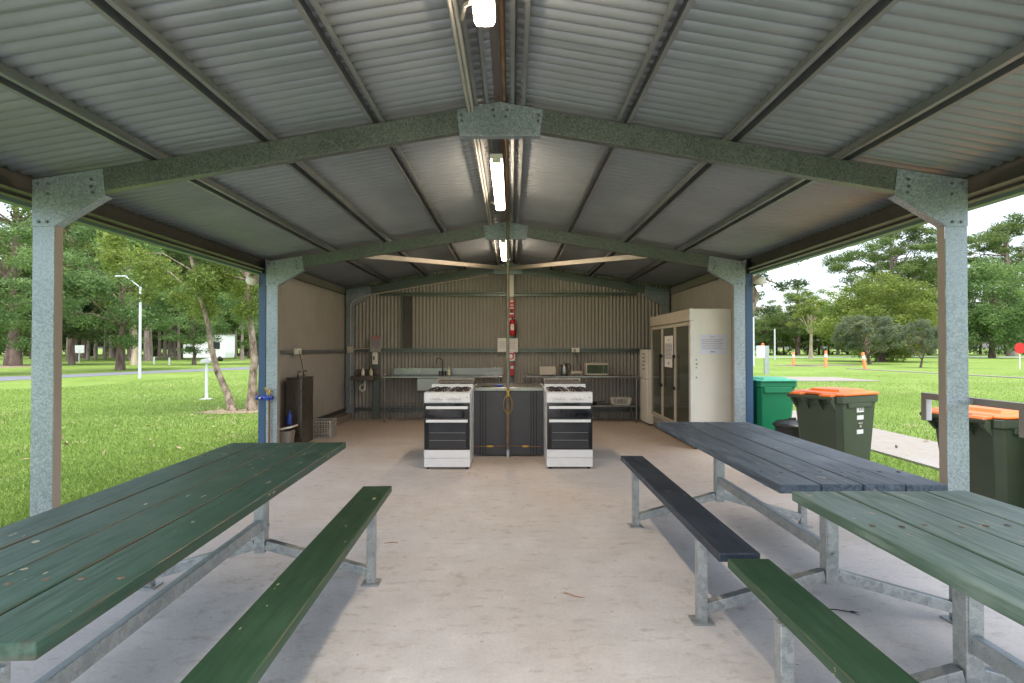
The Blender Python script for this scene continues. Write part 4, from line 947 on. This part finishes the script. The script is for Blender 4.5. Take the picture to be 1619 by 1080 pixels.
def make_clumps(seed, crown, k, rc, flat=.6, sag=0.0):
    """k leaf clumps spread through an ellipsoid crown (cx, cy, cz, rx, ry, rz), uneven outline"""
    rr = random.Random(seed); out = []
    cx, cy, cz, rx, ry, rz = crown; t = 0
    while len(out) < k and t < 4000:
        t += 1
        x, y, z = rr.uniform(-1, 1), rr.uniform(-1, 1), rr.uniform(-1, 1)
        q = x * x + y * y + z * z
        if q > 1 or q < .12: continue
        s = rr.uniform(.6, 1.3)
        out.append((cx + x * rx, cy + y * ry, cz + z * rz, rc * s, rc * s, rc * s * flat * rr.uniform(.7, 1.2)))
    return out
def tree_meshes(seed, trunk, tr, crown, k, rc, nleaf, leaf, lm, bm_, flat=.6, droop=.2, limbs=14, aspect=.42, nseg=9, shell=.55, low=.45):
    """trunk: list of points; returns (trunk mesh, crown mesh)"""
    rr = random.Random(seed); cl = make_clumps(seed, crown, k, rc, flat)
    b = MB(); m = len(trunk)
    b.tube(trunk, [tr * (1.35 if i == 0 else 1 - .75 * i / (m - 1)) for i in range(m)], nseg)
    for (x, y, z, r0, _, _) in sorted(cl, key=lambda c: rr.random())[:limbs]:
        i = min(m - 1, max(1, int(m * rr.uniform(low, 1.0)))); p = Vector(trunk[i]); q = Vector((x, y, z))
        if q.z < p.z - 1.0: 
            for i2 in range(1, m):
                if trunk[i2][2] < q.z + .5: i = i2
            p = Vector(trunk[i])
        r = tr * (1 - .75 * i / (m - 1)) * .55
        mid = (p + q) / 2 + Vector((rr.uniform(-.1, .1), rr.uniform(-.1, .1), .12)) * (q - p).length
        b.tube([p, p.lerp(mid, .55), mid, q], [r, r * .75, r * .55, r * .2], 6)
    t = b.build('trunk', bm_); tm = t.data; bpy.data.objects.remove(t)
    P, idx = clump_points(cl, nleaf, seed, shell); g = np.random.default_rng(seed + 5)
    me = leaf_mesh('crown', P, leaf, lm, droop, aspect, seed)
    ct = g.random(len(cl)); tint = .55 * g.random(nleaf) + .45 * ct[idx]
    me.attributes['tint'].data.foreach_set('value', tint.astype(np.float32))
    return tm, me
def plant(meshes, name, label, cat, loc, rz=0, sc=1.0, group=None):
    e = empty(name, label, cat, loc, rz, group); e.scale = (sc, sc, sc) if not hasattr(sc, '__len__') else sc
    for nm, me in zip(('trunk', 'crown'), meshes):
        o = bpy.data.objects.new(nm, me); COL.objects.link(o); o.parent = e
    return e
# near leaning paperbarks (left)
tA = tree_meshes(11, [(0, 0, -.05), (-.12, .05, .35), (-.42, .1, .95), (-.58, .1, 1.55), (-.66, .1, 2.1), (-.80, .05, 2.7), (-.95, 0, 3.4), (-1.15, -.1, 4.4)], .092, (-1.0, .1, 4.1, 2.4, 2.0, 1.75), 46, .36, 17000, .10, M['leaf_yel'], M['bark_paper'], .8, .6, 12, .34, low=.7)
plant(tA, 'leaning_paperbark', 'near paperbark tree with a single trunk leaning left over the lawn', 'tree', (-6.78, 13.2, GZ))
tB = tree_meshes(12, [(0, 0, -.05), (.02, 0, .5), (.06, .02, 1.3), (-.02, .02, 2.0), (-.10, 0, 2.5), (-.1, 0, 3.2), (-.2, 0, 4.3)], .115, (.0, .3, 4.1, 1.7, 1.7, 1.75), 32, .34, 12000, .10, M['leaf_yel'], M['bark_paper'], .8, .6, 10, .34, low=.7)
e = plant(tB, 'forked_paperbark', 'near paperbark tree with twin upright stems beside the blue wall corner', 'tree', (-6.33, 13.25, GZ))
b = MB(); b.tube([(.16, .1, -.05), (.22, .1, .6), (.30, .1, 1.5), (.28, .1, 2.0), (.40, .1, 2.6), (.46, .1, 3.6)], [.11, .10, .085, .07, .06, .03], 9); b.build('stem', M['bark_paper'], e)
# near branch tree right, behind the blue corner
tC = tree_meshes(13, [(0, 0, -.1), (-.1, 0, 1.2), (-.05, 0, 2.3), (.25, 0, 3.1), (.45, 0, 3.7), (.2, 0, 4.3), (.3, 0, 5.2), (1.0, 0, 6.3), (1.6, 0, 7.2)], .30, (.5, 0.3, 5.2, 2.0, 2.2, 2.9), 26, .55, 8000, .15, M['leaf_blue'], M['bark_paper'], .6, .6, 16, .34)
plant(tC, 'crooked_gum_tree', 'gum tree with a crooked orange brown trunk beside the right wall corner', 'tree', (9.55, 22, GZ))
# left park trees
kA = tree_meshes(21, [(0, 0, -.2), (.1, 0, 3), (.0, .1, 7), (.1, 0, 12), (0, 0, 18)], .40, (0, 0, 11.0, 5.6, 5.6, 7.6), 84, 1.15, 24000, .25, M['leaf_mid'], M['bark_brown'], .7, .25, 22)
kB = tree_meshes(22, [(0, 0, -.2), (-.1, 0, 4), (.1, .1, 9), (0, 0, 15), (0, 0, 22)], .23, (0, 0, 14.0, 4.4, 4.4, 7.6), 62, 1.05, 16000, .25, M['leaf_mid'], M['bark_pink'], .7, .2, 20)
kC = tree_meshes(23, [(0, 0, -.1), (.1, 0, 2), (-.15, 0, 4.2), (-.5, 0, 6.5), (-.7, .1, 9)], .26, (-.3, 0, 8.6, 3.6, 3.6, 4.4), 44, .85, 11000, .22, M['leaf_yel'], M['bark_pale'], .6, .4, 18)
kD = tree_meshes(24, [(0, 0, -.1), (.05, 0, 1.6), (.25, 0, 3.2), (.2, 0, 5.5), (.3, 0, 8)], .2, (.2, 0, 6.1, 3.9, 3.9, 3.9), 60, 1.1, 18000, .24, M['leaf_dark'], M['bark_brown'], .5, .3, 20)
kE = tree_meshes(25, [(0, 0, -.1), (.05, 0, 1.2), (-.1, 0, 2.4), (.1, 0, 4.4)], .2, (0, 0, 4.6, 3.4, 3.4, 3.4), 60, .85, 18000, .17, M['leaf_fresh'], M['bark_brown'], .6, .5, 18)
left = [
    (kA, 'big_pine', 'massive tree with a thick brown trunk at the far left behind the road', -42.6, 46, 0.3, (1.25, 1.25, 1.0)),
    (kA, 'big_pine', 'thick-trunked tree seen just right of the left front post', -49.0, 60, 2.0, 1.05),
    (kD, 'bushy_tree', 'dark bushy tree with a slim trunk between the front post and the small sign', -39.2, 48, 0.0, 1.0),
    (kC, 'pale_gum_tree', 'gum tree with a smooth pale forked trunk behind the white lamp pole', -33.6, 48, 0.0, 1.0),
    (kB, 'tall_pine', 'big tree with a broad pinkish trunk just right of the white lamp pole', -42.0, 62, 1.0, 1.15),
    (kE, 'weeping_tree', 'fresh green low tree whose crown meets the left edge of the picture', -29.5, 30.5, 0.5, 1.12),
    (kE, 'weeping_tree', 'fresh green tree whose crown shows right of the left front post', -26.5, 36.5, 2.5, 1.25),
    (kB, 'tall_pine', 'slim pinkish trunked tree left of the pale gum tree', -46.0, 65, 2.2, .8),
]
left += [(kE, 'slim_tree', 'slim young tree in front of the white caravan', -28.3, 48, 1.1, .8), (kE, 'weeping_tree', 'fresh green tree behind the leaning paperbark, right of the caravan', -23.2, 50, 3.3, 1.2)]
for ms, nm, lb, x, y, rz, sc in left: plant(ms, nm, lb, 'tree', (x, y, GZ), rz, sc)
rr = random.Random(5)
for px, y, ms, sc in ((152, 72, kB, .85), (167, 74, kB, .8), (183, 80, kA, .9), (262, 80, kB, .95), (269, 82, kB, 1.0), (277, 84, kB, .85), (292, 76, kA, .9), (135, 78, kA, .95), (90, 82, kB, 1.1), (55, 76, kA, 1.0),
                      (20, 84, kB, 1.05), (-30, 70, kA, 1.1), (318, 86, kB, 1.0), (345, 80, kA, 1.0), (372, 88, kB, 1.1), (398, 78, kA, .9), (425, 95, kB, 1.1), (120, 96, kA, 1.1), (205, 98, kB, 1.1), (245, 100, kA, 1.1), (330, 104, kA, 1.1), (60, 100, kB, 1.2), (390, 108, kB, 1.2), (110, 64, kB, .8), (140, 68, kB, .75), (197, 70, kB, .8), (240, 66, kB, .85), (253, 72, kB, .8), (284, 68, kB, .75), (306, 72, kB, .8), (336, 70, kB, .85), (384, 66, kB, .8), (72, 66, kB, .8), (176, 92, kB, .9), (222, 90, kB, .95)):
    plant(ms, 'wood_tree', 'tall trunked tree standing in the shady wood beyond the left road', 'tree', ((px - 809.5) / 850 * y, y, GZ), rr.uniform(0, 6), sc, 'trees of the wood beyond the left road')
kF = tree_meshes(26, [(0, 0, -.1), (.05, 0, 1.6), (.25, 0, 3.2), (.2, 0, 5.5), (.3, 0, 8)], .2, (.2, 0, 5.4, 4.2, 4.2, 4.9), 70, 1.1, 17000, .28, M['leaf_mid'], M['bark_brown'], .7, .3, 14)
for px, y, sc in ((-20, 96, 1.0), (15, 102, 1.1), (48, 97, .9), (78, 103, 1.1), (112, 98, .95), (146, 104, 1.05), (178, 99, .9), (214, 103, 1.0), (248, 98, .95), (281, 104, 1.1), (312, 99, .9), (344, 103, 1.0), (376, 98, 1.0), (408, 104, 1.1), (440, 98, 1.0)):
    plant(kF, 'thicket_tree', 'leafy tree with foliage down to the ground in the left wood', 'tree', ((px - 809.5) / 850 * y, y, GZ - .6), rr.uniform(0, 6), sc, 'leafy thicket trees in the left wood')
for px, y, sc in ((0, 112, 1.4), (40, 118, 1.5), (85, 112, 1.4), (125, 120, 1.5), (165, 114, 1.4), (205, 120, 1.5), (245, 113, 1.4), (285, 120, 1.5), (325, 114, 1.4), (365, 121, 1.5), (405, 114, 1.4), (445, 122, 1.5)):
    plant(kD, 'understorey_tree', 'low dark leafy tree closing the back of the left wood', 'tree', ((px - 809.5) / 850 * y, y, GZ - 1.5), rr.uniform(0, 6), sc * 1.1, 'dark trees at the back of the left wood')
# right park trees
rD = tree_meshes(31, [(0, 0, -.1), (.3, 0, 1.2), (.2, 0, 2.6), (0, 0, 5.2)], .32, (0, 0, 4.8, 5.6, 5.2, 4.9), 120, 1.15, 34000, .27, M['leaf_yel'], M['bark_brown'], .75, .2, 26, .42, 9, .42)
rS = tree_meshes(32, [(0, 0, -.1), (-.2, 0, .7), (-.6, 0, 1.6), (-.9, 0, 2.6)], .14, (0, 0, 2.75, 2.9, 2.6, 1.55), 70, .5, 17000, .15, M['leaf_grey'], M['bark_brown'], .75, .1, 26, .4)
rT = tree_meshes(33, [(0, 0, -.2), (.3, 0, 5), (-.3, 0, 10), (.6, 0, 15), (.2, 0, 19)], .5, (0, 0, 14.5, 9.5, 8, 6.8), 150, 1.5, 56000, .29, M['leaf_mid'], M['bark_pink'], .45, .1, 30)
rG = tree_meshes(34, [(0, 0, -.1), (0, 0, 2.2), (.3, 0, 4.2), (.2, 0, 7)], .36, (0, 0, 6.4, 6.6, 6.2, 5.8), 120, 1.5, 26000, .36, M['leaf_fresh'], M['bark_brown'], .75, .3, 26, .42, 9, .42)
plant(rD, 'dome_tree', 'dense rounded tree with a dome crown in the middle of the right lawn', 'tree', (40.6, 59, GZ), .4, (1.06, 1.06, .98))
plant(rS, 'spreading_shrub', 'grey green spreading shrub with many stems in front of the dome tree', 'shrub', (33.4, 50, GZ), 0, (1.1, 1.1, 1.05))
plant(rS, 'spreading_shrub', 'small shrub left of the right front post, with several thin stems', 'shrub', (31.6, 41.5, GZ), 2.2, (.52, .6, .85))
plant(kC, 'pale_gum_tree', 'small gum tree with a pale trunk left of the dome tree', 'tree', (41.8, 75, GZ), 1.2, (1.0, 1.0, .78))
plant(rT, 'layered_gum_tree', 'tall gum tree with flat layered foliage behind the dome tree', 'tree', (60.5, 86, GZ), .2, (1.0, 1.0, 1.03))
plant(rG, 'round_tree', 'large fresh green round tree right of the right front post', 'tree', (71.5, 80, GZ), .7, (1.02, 1.02, 1.18))
plant(rT, 'layered_gum_tree', 'tall gum tree with layered foliage behind the round green tree', 'tree', (93, 100, GZ), 2.1, (1.2, 1.2, 1.25))
plant(rT, 'layered_gum_tree', 'tall gum tree partly hidden behind the right front post', 'tree', (80, 108, GZ), 4.0, (1.0, 1.0, .95))
plant(rG, 'round_tree', 'round tree filling the gap behind the small shrub and post', 'tree', (62, 84, GZ), 3.1, (.8, .8, .85))
for px, y, sc, ms in ((1190, 120, .75, kD), (1215, 112, .95, kD), (1240, 118, 1.15, kD), (1262, 110, 1.2, kA), (1295, 118, 1.3, kD), (1325, 112, .85, kA), (1355, 118, 1.3, kD), (1390, 112, 1.2, kD), (1430, 118, 1.3, kD), (1470, 112, 1.3, kD), (1510, 118, 1.3, kD), (1550, 122, 1.4, kD), (1590, 122, 1.4, kD), (1630, 122, 1.5, kD), (1225, 130, .6, kB), (1203, 126, .55, kB), (1180, 116, 1.0, kD), (1228, 122, 1.1, kD), (1278, 124, 1.2, kD), (1310, 124, 1.2, kD), (1340, 126, 1.3, kD), (1372, 124, 1.3, kD)):
    plant(kF if ms is kD else ms, 'far_tree', 'dark tree in the far row closing the right lawn', 'tree', ((px - 809.5) / 850 * y, y, GZ - .8), rr.uniform(0, 6), (sc, sc, sc * (.72 if ms is kA else 1.0)), 'far trees behind the right lawn')

# ------------------------------------------------------------------ grass blades on the lawn nearest the shed
def blades(name, seed):
    g = np.random.default_rng(seed); Ps = []
    for sx, n in ((-1, 330000), (1, 190000)):
        u = g.random(n); y = 2.2 * (34.0 / 2.2) ** u                     # thins out smoothly with distance
        x = sx * (3.46 + (1.05 * y + 2.0) * g.random(n) ** 1.25)
        k = np.ones(n, bool)
        if sx > 0:
            k &= ~((x > 5.38) & (x < 6.87) & (y < 17.6)); k &= ~((x > 12.8) & (x < 17.0) & (y > 24.2) & (y < 28.4))
        else:
            k &= ~((x < -17) & (y > 20)); k &= ~(((x + 6.5) / 0.8) ** 2 + ((y - 12.9) / .5) ** 2 < 1)
        k &= g.random(n) < np.clip((34 - y) / 14, 0, 1)
        Ps.append(np.column_stack([x[k], y[k], np.full(k.sum(), GZ)]))
    P = np.concatenate(Ps); n = len(P); h = .048
    a = g.uniform(0, 2 * math.pi, n); w = g.uniform(.0025, .005, n) * (1 + P[:, 1] * .03); hh = h * g.uniform(.4, 1.3, n)
    lean = g.normal(0, .6, (n, 2)) * hh[:, None]
    v = np.empty((n, 3, 3)); v[:, 0] = P; v[:, 1] = P; v[:, 2] = P
    v[:, 0, 0] -= w * np.cos(a); v[:, 0, 1] -= w * np.sin(a); v[:, 1, 0] += w * np.cos(a); v[:, 1, 1] += w * np.sin(a)
    v[:, 2, :2] += lean; v[:, 2, 2] += hh
    me = fast_mesh(name, v.reshape(-1, 3), 3, M['blade'], .2 + .8 * g.random(n) ** 1.0)
    o = bpy.data.objects.new(name, me); COL.objects.link(o)
    return tag(o, 'short green lawn grass growing right up to the shed slab', 'grass', kind='stuff')
blades('lawn_grass', 3)

g_ = np.random.default_rng(9)
P_ = np.concatenate([np.column_stack([g_.uniform(-11, -3.6, 170), g_.uniform(3.2, 13, 170), np.full(170, GZ + .055)]), np.column_stack([g_.normal(-6.5, .6, 90), g_.normal(13.0, .4, 90), np.full(90, GZ + .05)]), np.column_stack([g_.uniform(3.6, 12, 70), g_.uniform(5, 14, 70), np.full(70, GZ + .055)])])
me_ = leaf_mesh('fallen_leaves', P_, .085, M['dry_litter'], 0.0, .4, 3, 3.0)
o = bpy.data.objects.new('fallen_leaves', me_); COL.objects.link(o); tag(o, 'brown fallen leaves scattered over the lawn around the shed', 'leaves', kind='stuff')
